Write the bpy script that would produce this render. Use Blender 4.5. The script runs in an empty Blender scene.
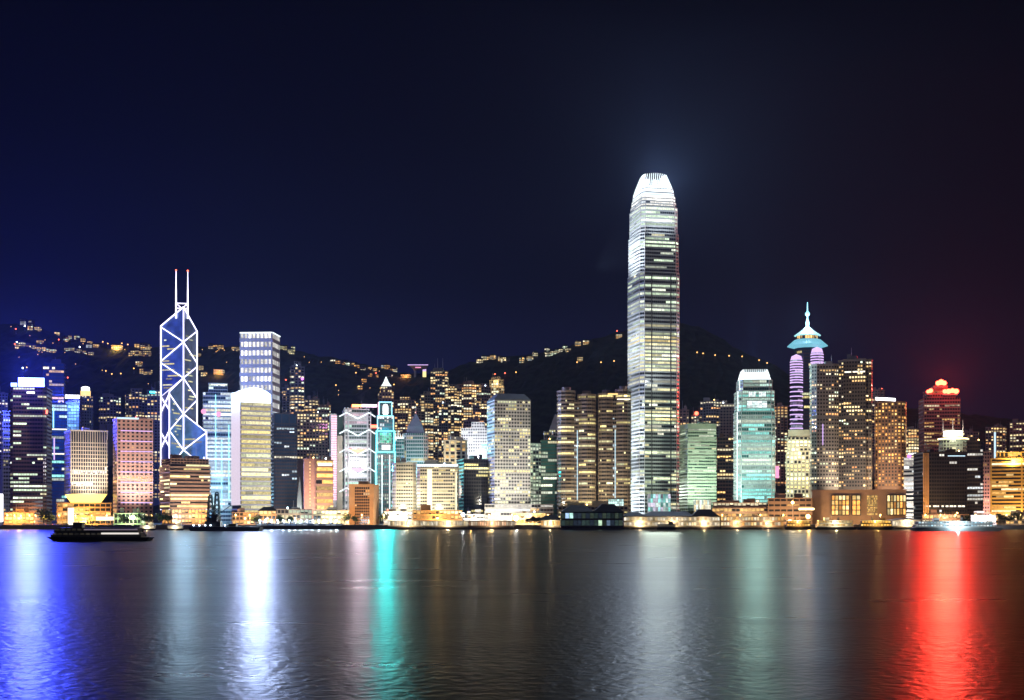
import bpy, math, random
from math import sin, cos, pi, radians as R
from mathutils import Vector, noise

# ------------------------------------------------------------------ camera, sky, light
SC = bpy.context.scene
COL = SC.collection
F = 1360.0            # focal length in pixels of the 1024 wide frame
CX, CY = 512.0, 518.0 # vanishing column and horizon row
CZ = 10.0             # eye height above the water
cam_d = bpy.data.cameras.new('camera'); cam = bpy.data.objects.new('camera', cam_d); COL.objects.link(cam)
cam.location = (0, 0, CZ); cam.rotation_euler = (R(90), 0, 0)
cam_d.sensor_width = 36; cam_d.lens = F / 1024 * 36
cam_d.shift_y = (CY - 350) / 1024
cam_d.clip_start = 1; cam_d.clip_end = 12000
SC.camera = cam

W = bpy.data.worlds.new('World'); SC.world = W; W.use_nodes = True
nt = W.node_tree; nt.nodes.clear()
tc = nt.nodes.new('ShaderNodeTexCoord'); sx = nt.nodes.new('ShaderNodeSeparateXYZ')
nt.links.new(tc.outputs['Generated'], sx.inputs[0])
rmp = nt.nodes.new('ShaderNodeValToRGB'); cr = rmp.color_ramp
cr.elements[0].position = 0.0; cr.elements[0].color = (0.0125, 0.0145, 0.060, 1)
cr.elements[1].position = 0.40; cr.elements[1].color = (0.0001, 0.0001, 0.0007, 1)
for p, c in ((.09, (.0062, .0068, .031, 1)), (.17, (.0013, .0015, .0085, 1)), (.27, (.0004, .0005, .0030, 1))):
    e = cr.elements.new(p); e.color = c
nt.links.new(sx.outputs['Z'], rmp.inputs[0])
# the glow is bluer to the left of the harbour, redder and dimmer to the right
mr = nt.nodes.new('ShaderNodeMapRange'); mr.inputs[1].default_value = -.38; mr.inputs[2].default_value = .40
nt.links.new(sx.outputs['X'], mr.inputs[0])
r2 = nt.nodes.new('ShaderNodeValToRGB')
r2.color_ramp.elements[0].color = (1.1, 1.25, 2.1, 1); r2.color_ramp.elements[1].color = (.72, .32, .22, 1)
e = r2.color_ramp.elements.new(.55); e.color = (.85, .85, .9, 1)
nt.links.new(mr.outputs[0], r2.inputs[0])
mx = nt.nodes.new('ShaderNodeMix'); mx.data_type = 'RGBA'; mx.blend_type = 'MULTIPLY'; mx.inputs[0].default_value = 1
nt.links.new(rmp.outputs[0], mx.inputs[6]); nt.links.new(r2.outputs[0], mx.inputs[7])
bg = nt.nodes.new('ShaderNodeBackground'); bg.inputs[1].default_value = 1.0
wo = nt.nodes.new('ShaderNodeOutputWorld')
nt.links.new(mx.outputs[2], bg.inputs[0]); nt.links.new(bg.outputs[0], wo.inputs[0])

sd = bpy.data.lights.new('fill_sun', 'SUN'); sd.energy = 0.17; sd.angle = R(14); sd.color = (1.0, .92, .84)  # added fill light from behind the camera that brightens the facades
sun = bpy.data.objects.new('fill_sun', sd); COL.objects.link(sun)
sun.rotation_euler = (R(62), 0, R(-24))

vs = SC.view_settings
SC.display_settings.display_device = 'sRGB'
vs.view_transform = 'Standard'; vs.look = 'None'; vs.exposure = 0; vs.gamma = 1; vs.use_curve_mapping = False
cy = SC.cycles
cy.use_denoising = True
try: cy.denoiser = 'OPENIMAGEDENOISE'
except Exception: pass
cy.max_bounces = 5; cy.diffuse_bounces = 2; cy.glossy_bounces = 3; cy.volume_bounces = 0; cy.transmission_bounces = 2
cy.sample_clamp_indirect = 6.0
cy.caustics_reflective = False; cy.caustics_refractive = False
cy.use_light_tree = True

# ------------------------------------------------------------------ helpers
def WX(px, D): return (px - CX) / F * D
def WZ(py, D): return CZ + (CY - py) / F * D
GZ = 3.6              # level of the quay and streets

def mat(name, col, rough=.7, metal=0., var=.12, scale=.15, spec=.4, bump=0.):
    m = bpy.data.materials.new(name); m.use_nodes = True
    n = m.node_tree.nodes; b = n['Principled BSDF']; lk = m.node_tree.links.new
    b.inputs['Roughness'].default_value = rough; b.inputs['Metallic'].default_value = metal
    b.inputs['Specular IOR Level'].default_value = spec
    t = n.new('ShaderNodeTexCoord'); no = n.new('ShaderNodeTexNoise')
    no.inputs['Scale'].default_value = scale; no.inputs['Detail'].default_value = 4
    lk(t.outputs['Object'], no.inputs['Vector'])
    r = n.new('ShaderNodeValToRGB')
    r.color_ramp.elements[0].position = .3; r.color_ramp.elements[1].position = .7
    r.color_ramp.elements[0].color = tuple(c * (1 - var) for c in col) + (1,)
    r.color_ramp.elements[1].color = tuple(min(1, c * (1 + var)) for c in col) + (1,)
    lk(no.outputs['Fac'], r.inputs[0]); lk(r.outputs[0], b.inputs['Base Color'])
    return m

def emit(name, col, s=1., nee=True):
    m = bpy.data.materials.new(name); m.use_nodes = True
    b = m.node_tree.nodes['Principled BSDF']
    b.inputs['Base Color'].default_value = (.05, .05, .05, 1); b.inputs['Roughness'].default_value = .4
    b.inputs['Emission Color'].default_value = (*col, 1); b.inputs['Emission Strength'].default_value = s
    m.cycles.emission_sampling = 'AUTO' if nee else 'NONE'
    return m

def lit_window_mat():
    m = bpy.data.materials.new('lit_window'); m.use_nodes = True
    n = m.node_tree.nodes; b = n['Principled BSDF']; lk = m.node_tree.links.new
    b.inputs['Base Color'].default_value = (.03, .03, .03, 1); b.inputs['Roughness'].default_value = .25
    a = n.new('ShaderNodeAttribute'); a.attribute_name = 'glow'
    t = n.new('ShaderNodeTexCoord'); no = n.new('ShaderNodeTexNoise'); no.inputs['Scale'].default_value = .4
    no.inputs['Detail'].default_value = 3
    lk(t.outputs['Object'], no.inputs['Vector'])
    mp = n.new('ShaderNodeMapRange'); mp.inputs[1].default_value = .3; mp.inputs[2].default_value = .7
    mp.inputs[3].default_value = .6; mp.inputs[4].default_value = 1.3
    lk(no.outputs['Fac'], mp.inputs[0]); lk(a.outputs['Color'], b.inputs['Emission Color'])
    lk(mp.outputs[0], b.inputs['Emission Strength'])
    m.cycles.emission_sampling = 'NONE'
    return m

M = {}
M['win'] = lit_window_mat()
M['glass'] = mat('dark_glass', (.022, .026, .032), .12, spec=.6)
M['glass_blue'] = mat('blue_glass', (.03, .06, .10), .15, spec=.6)
M['glass_lit'] = mat('lit_blue_glass', (.10, .17, .26), .3, var=.35, scale=.12, spec=.6)  # blue glass lightened so the shaft looks lit, light put into its colour
M['glass_teal'] = mat('teal_glass', (.04, .15, .15), .2, spec=.6)
M['brown'] = mat('brown_granite', (.16, .095, .07), .5)
M['brown_l'] = mat('light_brown_granite', (.30, .20, .15), .6)
M['pink'] = mat('pink_tile', (.50, .30, .25), .6)
M['beige'] = mat('beige_stone', (.46, .41, .31), .7)
M['cream'] = mat('cream_paint', (.58, .54, .44), .7)
M['white'] = mat('white_cladding', (.58, .58, .58), .45)
M['silver'] = mat('silver_cladding', (.55, .58, .60), .35, .25)
M['grey'] = mat('grey_concrete', (.30, .29, .28), .8)
M['grey_d'] = mat('dark_concrete', (.13, .12, .12), .8)
M['dark'] = mat('dark_cladding', (.045, .04, .045), .45)
M['stone'] = mat('rosy_stone', (.26, .20, .17), .55)
M['mint'] = mat('mint_cladding', (.34, .46, .37), .5)
M['green_d'] = mat('dark_green_glass', (.05, .09, .075), .3)
M['gold'] = mat('gold_cladding', (.55, .36, .12), .4, .3)
M['orange_w'] = mat('ochre_wall', (.55, .32, .15), .7)
M['res_a'] = mat('tan_tower_paint', (.30, .24, .19), .8)
M['res_b'] = mat('grey_tower_paint', (.25, .24, .25), .8)
M['res_c'] = mat('rose_tower_paint', (.30, .19, .17), .8)
M['steel'] = mat('painted_steel', (.45, .46, .48), .4, .3)
M['roof_d'] = mat('dark_roof', (.03, .036, .042), .6)
M['hull'] = mat('dark_hull', (.015, .017, .024), .5)
M['wood'] = mat('weathered_timber', (.12, .08, .05), .8)
M['boat_w'] = mat('white_boat_paint', (.72, .74, .75), .4)
M['bark'] = mat('bark', (.08, .055, .04), .9)
M['leaf'] = mat('leaf', (.045, .075, .025), .8, var=.5, scale=.8)
M['asphalt'] = mat('asphalt', (.05, .05, .05), .9)
M['car_a'] = mat('car_paint_dark', (.04, .04, .05), .3, spec=.6)
M['tyre'] = mat('tyre_rubber', (.02, .02, .02), .9)

M['n_white'] = emit('violet_white_tube', (.80, .74, 1.0), 3.2)
M['n_teal'] = emit('teal_tube', (.06, .78, .88), 8.0)
M['n_cyan'] = emit('cyan_tube', (.30, .80, 1.0), 2.2)
M['n_violet'] = emit('violet_tube', (.76, .52, 1.0), 1.3)
M['n_pink'] = emit('pink_tube', (1.0, .45, .75), 1.6)
M['n_rose'] = emit('rose_lamp_panel', (1.0, .50, .68), 2.2)
M['sign_blue'] = emit('blue_sign_light', (.07, .11, 1.0), 32)
M['sign_red'] = emit('red_sign_light', (1.0, .06, .025), 18)
M['sign_red_low'] = emit('red_lettering_light', (1.0, .10, .06), 6)
M['sign_white'] = emit('white_sign_light', (1.0, .98, 1.0), 5)
M['sign_warm'] = emit('warm_sign_light', (1.0, .75, .38), 5)
M['sign_pink'] = emit('pink_sign_light', (1.0, .35, .6), 1.4)
M['crown_w'] = emit('glowing_white_crown', (.88, .97, 1.0), 2.4)  # floodlit crown cladding, its brightness put in as emission
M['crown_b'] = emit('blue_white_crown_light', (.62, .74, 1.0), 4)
M['crown_i'] = emit('white_glow', (.86, .97, 1.0), 1.5)  # emission for light lines, and for cladding and steel made to look floodlit
M['screen'] = emit('blue_screen', (.22, .62, 1.0), 1.6)
M['teal_wall'] = emit('backlit_teal_panel', (.10, .62, .55), .55)
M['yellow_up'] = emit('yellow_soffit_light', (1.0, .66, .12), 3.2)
M['lamp_warm'] = emit('warm_lamp_head', (1.0, .55, .15), 14, nee=False)
M['lamp_hill'] = emit('amber_hill_lamp', (1.0, .50, .14), 3.2, nee=False)
M['lamp_cool'] = emit('cool_lamp_head', (.65, .82, 1.0), 14, nee=False)
M['lamp_red'] = emit('red_lamp', (1.0, .12, .06), 6, nee=False)
M['lamp_green'] = emit('green_white_lamp', (.75, 1.0, .45), 14, nee=False)
M['deck_warm'] = emit('warm_deck_light', (1.0, .66, .24), 1.5, nee=False)
M['deck_white'] = emit('white_deck_light', (1.0, .90, .72), 1.8, nee=False)
M['deck_cool'] = emit('cool_deck_light', (.60, .85, 1.0), 1.3, nee=False)

def offset_poly(poly, d):
    n = len(poly); out = []
    for i in range(n):
        p0, p1, p2 = Vector(poly[i - 1]), Vector(poly[i]), Vector(poly[(i + 1) % n])
        a = (p1 - p0).normalized(); b = (p2 - p1).normalized()
        na = Vector((a.y, -a.x)); nb = Vector((b.y, -b.x))
        s = na + nb
        if s.length < 1e-6: s = na
        k = d / max(.3, 1 + na.dot(nb)) 
        out.append((p1.x + s.x * k, p1.y + s.y * k))
    return out

def scale_poly(poly, k, ky=None): return [(x * k, y * (ky or k)) for x, y in poly]
def rect(w, d): return [(-w/2, -d/2), (w/2, -d/2), (w/2, d/2), (-w/2, d/2)]
def chamfer(w, d, c):
    x, y = w/2, d/2
    return [(-x+c, -y), (x-c, -y), (x, -y+c), (x, y-c), (x-c, y), (-x+c, y), (-x, y-c), (-x, -y+c)]
def rounded(w, d, r, n=5):
    out = []
    for cx_, cy_, a0 in ((w/2-r, -d/2+r, -90), (w/2-r, d/2-r, 0), (-w/2+r, d/2-r, 90), (-w/2+r, -d/2+r, 180)):
        for k in range(n + 1):
            a = R(a0 + 90 * k / n); out.append((cx_ + r * cos(a), cy_ + r * sin(a)))
    return out
def ngon(r, n, a0=0): return [(r * cos(a0 + 2*pi*k/n), r * sin(a0 + 2*pi*k/n)) for k in range(n)]
def cross(w, d, ax=.27, ay=.27):
    x, y, u, v = w/2, d/2, w*(.5-ax), d*(.5-ay)
    return [(-u,-y),(u,-y),(u,-v),(x,-v),(x,v),(u,v),(u,y),(-u,y),(-u,v),(-x,v),(-x,-v),(-u,-v)]

class MB:
    def __init__(s): s.v = []; s.f = []; s.g = []
    def quad(s, a, b, c, d, g=None): s.poly((a, b, c, d), g)
    def poly(s, pts, g=None):
        k = len(s.v); s.v += [tuple(p) for p in pts]; s.f.append(tuple(range(k, k + len(pts)))); s.g.append(g or (0, 0, 0))
    def prism(s, poly, z0, z1, top=None, caps=True):
        t = top or poly; n = len(poly); k = len(s.v)
        s.v += [(x, y, z0) for x, y in poly] + [(x, y, z1) for x, y in t]
        for i in range(n):
            j = (i + 1) % n; s.f.append((k+i, k+j, k+n+j, k+n+i)); s.g.append((0, 0, 0))
        if caps:
            s.f.append(tuple(k+n+i for i in range(n))); s.g.append((0, 0, 0))
            s.f.append(tuple(k+n-1-i for i in range(n))); s.g.append((0, 0, 0))
    def box(s, x0, x1, y0, y1, z0, z1): s.prism([(x0,y0),(x1,y0),(x1,y1),(x0,y1)], z0, z1)
    def obox(s, c, u, half, z0, z1):   # box at c, along unit u, half = (along, across)
        v = Vector((-u.y, u.x)); c = Vector(c[:2])
        P = [c - u*half[0] - v*half[1], c + u*half[0] - v*half[1], c + u*half[0] + v*half[1], c - u*half[0] + v*half[1]]
        s.prism([(p.x, p.y) for p in P], z0, z1)
    def tube(s, p, q, r, n=6, r2=None):
        p, q = Vector(p), Vector(q); d = (q - p).normalized()
        u = d.orthogonal().normalized(); w = d.cross(u); k = len(s.v); r2 = r if r2 is None else r2
        for c, rr in ((p, r), (q, r2)):
            for i in range(n):
                a = 2*pi*i/n; x = c + u*(rr*cos(a)) + w*(rr*sin(a)); s.v.append(tuple(x))
        for i in range(n):
            j = (i+1) % n; s.f.append((k+i, k+j, k+n+j, k+n+i)); s.g.append((0,0,0))
        s.f.append(tuple(k+n-1-i for i in range(n))); s.f.append(tuple(k+n+i for i in range(n))); s.g += [(0,0,0)]*2
    def lathe(s, prof, n=12, c=(0, 0)):
        k = len(s.v)
        for r, z in prof:
            for i in range(n):
                a = 2*pi*i/n; s.v.append((c[0]+r*cos(a), c[1]+r*sin(a), z))
        for j in range(len(prof)-1):
            for i in range(n):
                i2 = (i+1) % n; s.f.append((k+j*n+i, k+j*n+i2, k+(j+1)*n+i2, k+(j+1)*n+i)); s.g.append((0,0,0))
        s.f.append(tuple(k+n-1-i for i in range(n))); s.g.append((0,0,0))
        m = k+(len(prof)-1)*n; s.f.append(tuple(m+i for i in range(n))); s.g.append((0,0,0))
    def blob(s, c, r, n=6):
        s.lathe([(.02*r, c[2]-r), (.7*r, c[2]-.7*r), (r, c[2]), (.7*r, c[2]+.7*r), (.02*r, c[2]+r)], n, c[:2])
    def mesh(s, name, m, glow=False):
        me = bpy.data.meshes.new(name); me.from_pydata(s.v, [], s.f)
        if glow:
            at = me.attributes.new('glow', 'FLOAT_COLOR', 'FACE')
            buf = []
            for g in s.g: buf += [g[0], g[1], g[2], 1.0]
            at.data.foreach_set('color', buf)
        me.materials.append(m); return me
    def build(s, name, m, parent=None, glow=False):
        o = bpy.data.objects.new(name, s.mesh(name, m, glow)); COL.objects.link(o)
        if parent is not None: o.parent = parent
        return o

def tag(o, label=None, cat=None, group=None, kind=None):
    if label: o['label'] = label
    if cat: o['category'] = cat
    if group: o['group'] = group
    if kind: o['kind'] = kind
    return o
def empty(name, loc, rz=0):
    o = bpy.data.objects.new(name, None); COL.objects.link(o); o.location = loc; o.rotation_euler = (0, 0, rz)
    o.empty_display_size = 2
    return o
def lamp(name, loc, col, power, parent=None, radius=.6, kind='POINT', target=None, size=60, blend=.6):
    d = bpy.data.lights.new(name, kind); d.energy = power; d.color = col; d.shadow_soft_size = radius
    o = bpy.data.objects.new(name, d); COL.objects.link(o); o.location = loc
    if kind == 'SPOT':
        d.spot_size = R(size); d.spot_blend = blend
        o.rotation_euler = (Vector(target) - Vector(loc)).to_track_quat('-Z', 'Y').to_euler()
    if parent is not None: o.parent = parent
    return o
def copy_tree(o, parent=None, kids=None):
    c = o.copy(); COL.objects.link(c); c.parent = parent
    for ch in o.children: copy_tree(ch, c)
    return c

PAL = {
 'office': [(1,.86,.50)]*4 + [(1,.93,.70)]*3 + [(.85,1,.72)]*2 + [(.80,.95,1)] + [(1,.68,.28)],
 'yellow': [(1,.84,.34)]*4 + [(1,.92,.50)]*3 + [(.95,1,.6)],
 'green':  [(.80,1,.70)]*4 + [(.92,1,.78)]*3 + [(1,.92,.55)],
 'officeg': [(1,.92,.50)]*4 + [(.90,1,.62)]*4 + [(1,.97,.75)]*3 + [(1,.78,.32)],
 'neon':   [(.85,1,.85)]*3 + [(1,.72,.82)]*2 + [(.6,1,.8)] + [(1,.95,.95)]*2,
 'lilac': [(.80,.62,1)]*3 + [(.72,.80,1)]*2,
 'cool':   [(.72,.90,1)]*4 + [(.90,.97,1)]*3 + [(1,.92,.70)],
 'warm':   [(1,.60,.20)]*4 + [(1,.74,.34)]*4 + [(1,.86,.55)]*2 + [(1,.5,.14)],
 'res':    [(1,.62,.24)]*4 + [(1,.78,.40)]*4 + [(1,.90,.62)]*2 + [(.85,1,.75)] + [(1,.46,.16)],
 'orange': [(1,.48,.12)]*3 + [(1,.62,.20)]*3 + [(1,.78,.36)],
 'white':  [(1,.96,.86)]*3 + [(.92,.98,1)]*3,
 'teal':   [(.35,.95,.85)]*3 + [(.70,1,.85)]*2 + [(.9,1,.8)],
}

class Bld:
    """One building: an Empty at its base, its parts collected in local coordinates."""
    def __init__(s, name, label, cat, X, Y, Z=GZ, rot=0., group=None, seed=1):
        s.root = empty(name, (X, Y, Z), rot); tag(s.root, label, cat, group)
        s.wall = MB(); s.glz = MB(); s.dark = MB(); s.roof = MB(); s.wins = []
        s.rot = rot; s.X, s.Y, s.Z = X, Y, Z; s.rng = random.Random(seed * 7919 + 13)
        s.D = Y
    def zy(s, py, D=None): return WZ(py, D or s.D) - s.Z     # local height of an image row at this building
    def facing(s, p, q, lim=.03):
        n = Vector((q[1]-p[1], -(q[0]-p[0]))); n.normalize()
        c, k = cos(s.rot), sin(s.rot)
        nw = Vector((n.x*c - n.y*k, n.x*k + n.y*c))
        to = Vector((-s.X, -s.Y)).normalized()
        return nw.dot(to)
    def facade(s, poly, z0, z1, fh=4., bay=3.2, band=.4, pier=.7, prot=.5, lit=.3, run=.6, full=.04, pal='office', gain=1.,
               merge=False, punched=False, rnd=False, ww=.6, wh=.55, zlit=-1e9, dark=True, blinds=True, skip=(), wall=True, fade=0., ledge=0):
        gain *= 1.2; lit *= 1.12; rng = s.rng; nf = max(1, round((z1-z0)/fh)); h = (z1-z0)/nf; P = PAL[pal]
        (s.wall if punched else s.glz).prism(poly, z0, z1)
        if wall and not punched:
            op = offset_poly(poly, prot)
            for i in range(nf):
                s.wall.prism(op, z0+i*h, z0+i*h+band*h)
        if ledge and punched:
            op = offset_poly(poly, .35)
            for i in range(0, nf, ledge): s.wall.prism(op, z0+i*h, z0+i*h+.3*h)
        n = len(poly); E = []
        for e in range(n):
            p, q = Vector(poly[e]), Vector(poly[(e+1) % n]); L = (q-p).length
            fc = s.facing(p, q)
            if fc < .04 or L < .8: continue
            u = (q-p)/L; nn = Vector((u.y, -u.x)); nb = max(1, round(L/bay)); bw = L/nb
            if pier and not punched:
                for j in range(nb+1):
                    c = p + u*(j*bw)
                    if j == 0: c = c + u*pier*.5
                    if j == nb: c = c - u*pier*.5
                    s.wall.obox(c + nn*(prot*.42), u, (pier/2, prot*.42), z0, z1)
            if e in skip: continue
            E.append((p, u, nn, nb, bw, fc))
        for i in range(nf):
            za = z0+i*h
            if za < zlit: continue
            if punched: w0, w1 = za + h*(1-wh)/2, za + h*(1+wh)/2
            else: w0, w1 = za + band*h + .06, za + h - .06
            pl = lit*(1 - fade*i/max(1, nf-1))
            fl = rng.random() < full
            on = rng.random() < pl; col = rng.choice(P); br = gain*math.exp(rng.gauss(0, .4))
            for p, u, nn, nb, bw, fc in E:
                runs = []
                for j in range(nb):
                    if rng.random() > run:
                        on = rng.random() < pl
                        if rng.random() < .35 and not fl: col = rng.choice(P)
                        br = gain*math.exp(rng.gauss(0, .4))
                    if on or fl: runs.append((j, tuple(min(4., c*br) for c in col)))
                    elif punched and dark: s._pane(p, u, nn, j*bw, bw, ww, w0, w1, rnd, None)
                if merge and not punched:
                    k = 0
                    while k < len(runs):
                        k2 = k
                        while k2+1 < len(runs) and runs[k2+1][0] == runs[k2][0]+1 and (runs[k2+1][1] == runs[k][1] or fl): k2 += 1
                        s._pane(p, u, nn, runs[k][0]*bw, (runs[k2][0]-runs[k][0]+1)*bw, .97, w0, w1, False, runs[k][1], fc)
                        k = k2+1
                else:
                    for j, g in runs:
                        wf = ww if punched else max(.3, 1 - (pier+.2)/bw)
                        wb = w0 if rnd or not blinds else w1 - (w1-w0)*rng.choice((1, 1, 1, .8, .6))
                        s._pane(p, u, nn, j*bw, bw, wf, wb, w1, rnd, g, fc)
    def _pane(s, p, u, nn, off, bw, ww, w0, w1, rnd, g, fc=1.):
        a = p + u*(off + bw*(1-ww)/2) + nn*.07; b = p + u*(off + bw*(1+ww)/2) + nn*.07
        if rnd:
            c = (a+b)/2; zc = (w0+w1)/2; r = min((b-a).length, w1-w0)/2
            pts = [(c.x+u.x*r*cos(t), c.y+u.y*r*cos(t), zc+r*sin(t)) for t in [pi/8+2*pi*k/8 for k in range(8)]]
        else: pts = [(a.x, a.y, w0), (b.x, b.y, w0), (b.x, b.y, w1), (a.x, a.y, w1)]
        if g is None: s.dark.poly(pts)
        else: s.wins.append(((b-a).length*(w1-w0)*fc*(1+.0005*s.rng.random()), pts, g))
    def cap(s, poly, z, ph=1.2, plant=True, n=2):
        """parapet and plant rooms on a flat roof"""
        s.roof.prism(offset_poly(poly, .6), z, z+ph)
        if plant:
            xs = [p[0] for p in poly]; ys = [p[1] for p in poly]; w = max(xs)-min(xs); d = max(ys)-min(ys); rng = s.rng
            for k in range(n+1):
                cw, cd = w*rng.uniform(.10, .3), d*rng.uniform(.15, .4)
                cx = rng.uniform(-.3, .3)*w; cyy = rng.uniform(-.25, .2)*d; hh = rng.uniform(1.5, 5.5)
                s.roof.box(cx-cw/2, cx+cw/2, cyy-cd/2, cyy+cd/2, z+ph-.1, z+ph+hh+.07*k)
            for k in range(rng.randrange(0, 3)):
                x = rng.uniform(-.35, .35)*w; y = rng.uniform(-.3, .1)*d
                m = MB(); m.tube((x, y, z+ph-.2), (x, y, z+ph+rng.uniform(6, 13)), .28, 5, .12); m.build('antenna', M['steel'], s.root)
            if rng.random() < .3:
                x = rng.uniform(-.4, .4)*w; m = MB(); m.blob((x, -d*.45, z+ph+1.2), .75, 6); m.build('roof_lamp', M[rng.choice(('lamp_red', 'lamp_warm', 'lamp_cool'))], s.root)
    def mast(s, x, y, z0, z1, r=.4, red=False):
        m = MB(); m.tube((x, y, z0), (x, y, z1), r, 6, r*.4); o = m.build('mast', M['steel'], s.root)
        if red:
            l = MB(); l.blob((x, y, z1), 1.0); l.build('warning_light', M['lamp_red'], o)
    def part(s, name, mb, m, parent=None, label=None):
        o = mb.build(name, m, parent or s.root)
        if label: o['label'] = label
        return o
    def finish(s, wall, glass='glass', roof=None, dark='glass', limit=100):
        if s.wall.f: s.wall.build('wall', M[wall], s.root)
        if s.glz.f: s.glz.build('glazing', M[glass], s.root)
        if s.roof.f: s.roof.build('roof', M[roof or wall], s.root)
        if s.dark.f: tag(s.dark.build('unlit_window', M[dark], s.root), kind='stuff')
        s.wins.sort(key=lambda w: -w[0])
        for a, pts, g in s.wins[:limit]:
            m = MB(); m.poly(pts, g); m.build('window', M['win'], s.root, True)
        if len(s.wins) > limit:
            m = MB()
            for a, pts, g in s.wins[limit:]: m.poly(pts, g)
            tag(m.build('window', M['win'], s.root, True), kind='stuff')
        return s

def lit_grid(b, name, x0, x1, y, z0, z1, nx, nz, cols, lo, hi, seed=1, fr='steel', th=.16):
    """a lit glass wall: panes of uneven brightness in one mesh, its mullions as a sub-part"""
    rg = random.Random(seed); m = MB(); f = MB(); dx, dz = (x1-x0)/nx, (z1-z0)/nz
    for i in range(nx):
        for k in range(nz):
            s_ = rg.uniform(lo, hi); c = rg.choice(cols); xa, za = x0+i*dx, z0+k*dz
            m.quad((xa, y, za), (xa+dx, y, za), (xa+dx, y, za+dz), (xa, y, za+dz), tuple(v*s_ for v in c))
    o = m.build(name, M['win'], b.root, True)
    for i in range(nx+1): f.box(x0+i*dx-th, x0+i*dx+th, y-.3, y-.03, z0, z1)
    for k in range(nz+1): f.box(x0-.1, x1+.1, y-.22, y-.04, z0+k*dz-th*.9, z0+k*dz+th*.9)
    f.box(x0, x1, y+.05, y+2.2, z0, z1)
    f.build('mullions', M[fr], o); return o
SEED = [0]
def plan(xl, xr, D, a=0., side=None, xs=None, depth=None):
    """World size and place of a block whose front face spans columns xl..xr; with side 'L'/'R' the side face reaches column xs."""
    tl, tr = (xl-CX)/F, (xr-CX)/F
    a = R(a) - math.atan((tl+tr)/2); c, k = cos(a), sin(a)
    if side == 'L':
        Xc, Yc = tl*D, D; w = (tr*D - Xc)/(c - tr*k)
        L = (Xc, Yc)
    else:
        Xc, Yc = tr*D, D; w = (Xc - tl*D)/(c - tl*k)
        L = (Xc - w*c, Yc - w*k)
    d = depth or max(14, min(45, w))
    if xs is not None:
        ts = (xs-CX)/F; den = k + ts*c
        dd = (Xc - ts*D)/den if abs(den) > 1e-4 else 0
        if not 6 <= dd <= 70: print('plan: depth', round(dd, 1), 'clamped for', xl, xr, xs)
        d = max(6, min(70, dd))
    cx = L[0] + c*w/2 - k*d/2; cyy = L[1] + k*w/2 + c*d/2
    return cx, cyy, w, d, a
def tower(name, label, cat, xl, xr, D, a=0., side=None, xs=None, depth=None, Z=GZ, group=None):
    SEED[0] += 1
    X, Y, w, d, ar = plan(xl, xr, D, a, side, xs, depth)
    b = Bld(name, label, cat, X, Y, Z, ar, group, SEED[0]); b.w, b.d, b.D = w, d, D
    return b
WASH = 2.9
def wash(b, col, power, fx=0., dist=60., h=2., aim=.45, H=60., size=75):
    """a spot added in the air before the building to brighten its face, no fixture"""
    lamp('floodlight', (fx*b.w, -b.d/2-dist, h), col, power*WASH, b.root, 1.5, 'SPOT', (0, -b.d/2, H*aim), size, .8)
# ------------------------------------------------------------------ setting: water, ground, hills
def lerp_tab(tab, x):
    if x <= tab[0][0]: return tab[0][1]
    for (a, b), (c, d) in zip(tab, tab[1:]):
        if x <= c: return b + (d-b)*(x-a)/(c-a)
    return tab[-1][1]
def water_mat():
    m = bpy.data.materials.new('harbour_water'); m.use_nodes = True
    n = m.node_tree.nodes; b = n['Principled BSDF']; lk = m.node_tree.links.new
    b.inputs['Base Color'].default_value = (.006, .008, .012, 1); b.inputs['IOR'].default_value = 1.037
    b.inputs['Roughness'].default_value = .24
    g = n.new('ShaderNodeNewGeometry')
    def layer(sx_, sy_, detail, rough=.5):
        mp = n.new('ShaderNodeMapping'); mp.inputs['Scale'].default_value = (sx_, sy_, 1)
        lk(g.outputs['Position'], mp.inputs['Vector'])
        no = n.new('ShaderNodeTexNoise'); no.inputs['Scale'].default_value = 1; no.inputs['Detail'].default_value = detail
        no.inputs['Roughness'].default_value = rough; no.inputs['Distortion'].default_value = .4
        lk(mp.outputs[0], no.inputs['Vector']); return no
    a = layer(.9, .8, 2, .5)
    bp = n.new('ShaderNodeBump'); bp.inputs['Strength'].default_value = .16; bp.inputs['Distance'].default_value = .45
    lk(a.outputs['Fac'], bp.inputs['Height']); lk(bp.outputs[0], b.inputs['Normal'])
    # faint gusts: patches of rougher and smoother water
    d = layer(.03, .09, 3, .5)
    mr = n.new('ShaderNodeMapRange'); mr.inputs[1].default_value = .3; mr.inputs[2].default_value = .7
    mr.inputs[3].default_value = .27; mr.inputs[4].default_value = .31
    lk(d.outputs['Fac'], mr.inputs[0]); lk(mr.outputs[0], b.inputs['Roughness'])
    return m
w = MB(); w.quad((-2600, -250, 0), (2600, -250, 0), (2600, 1212, 0), (-2600, 1212, 0))
tag(w.build('water', water_mat()), kind='structure')

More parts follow.
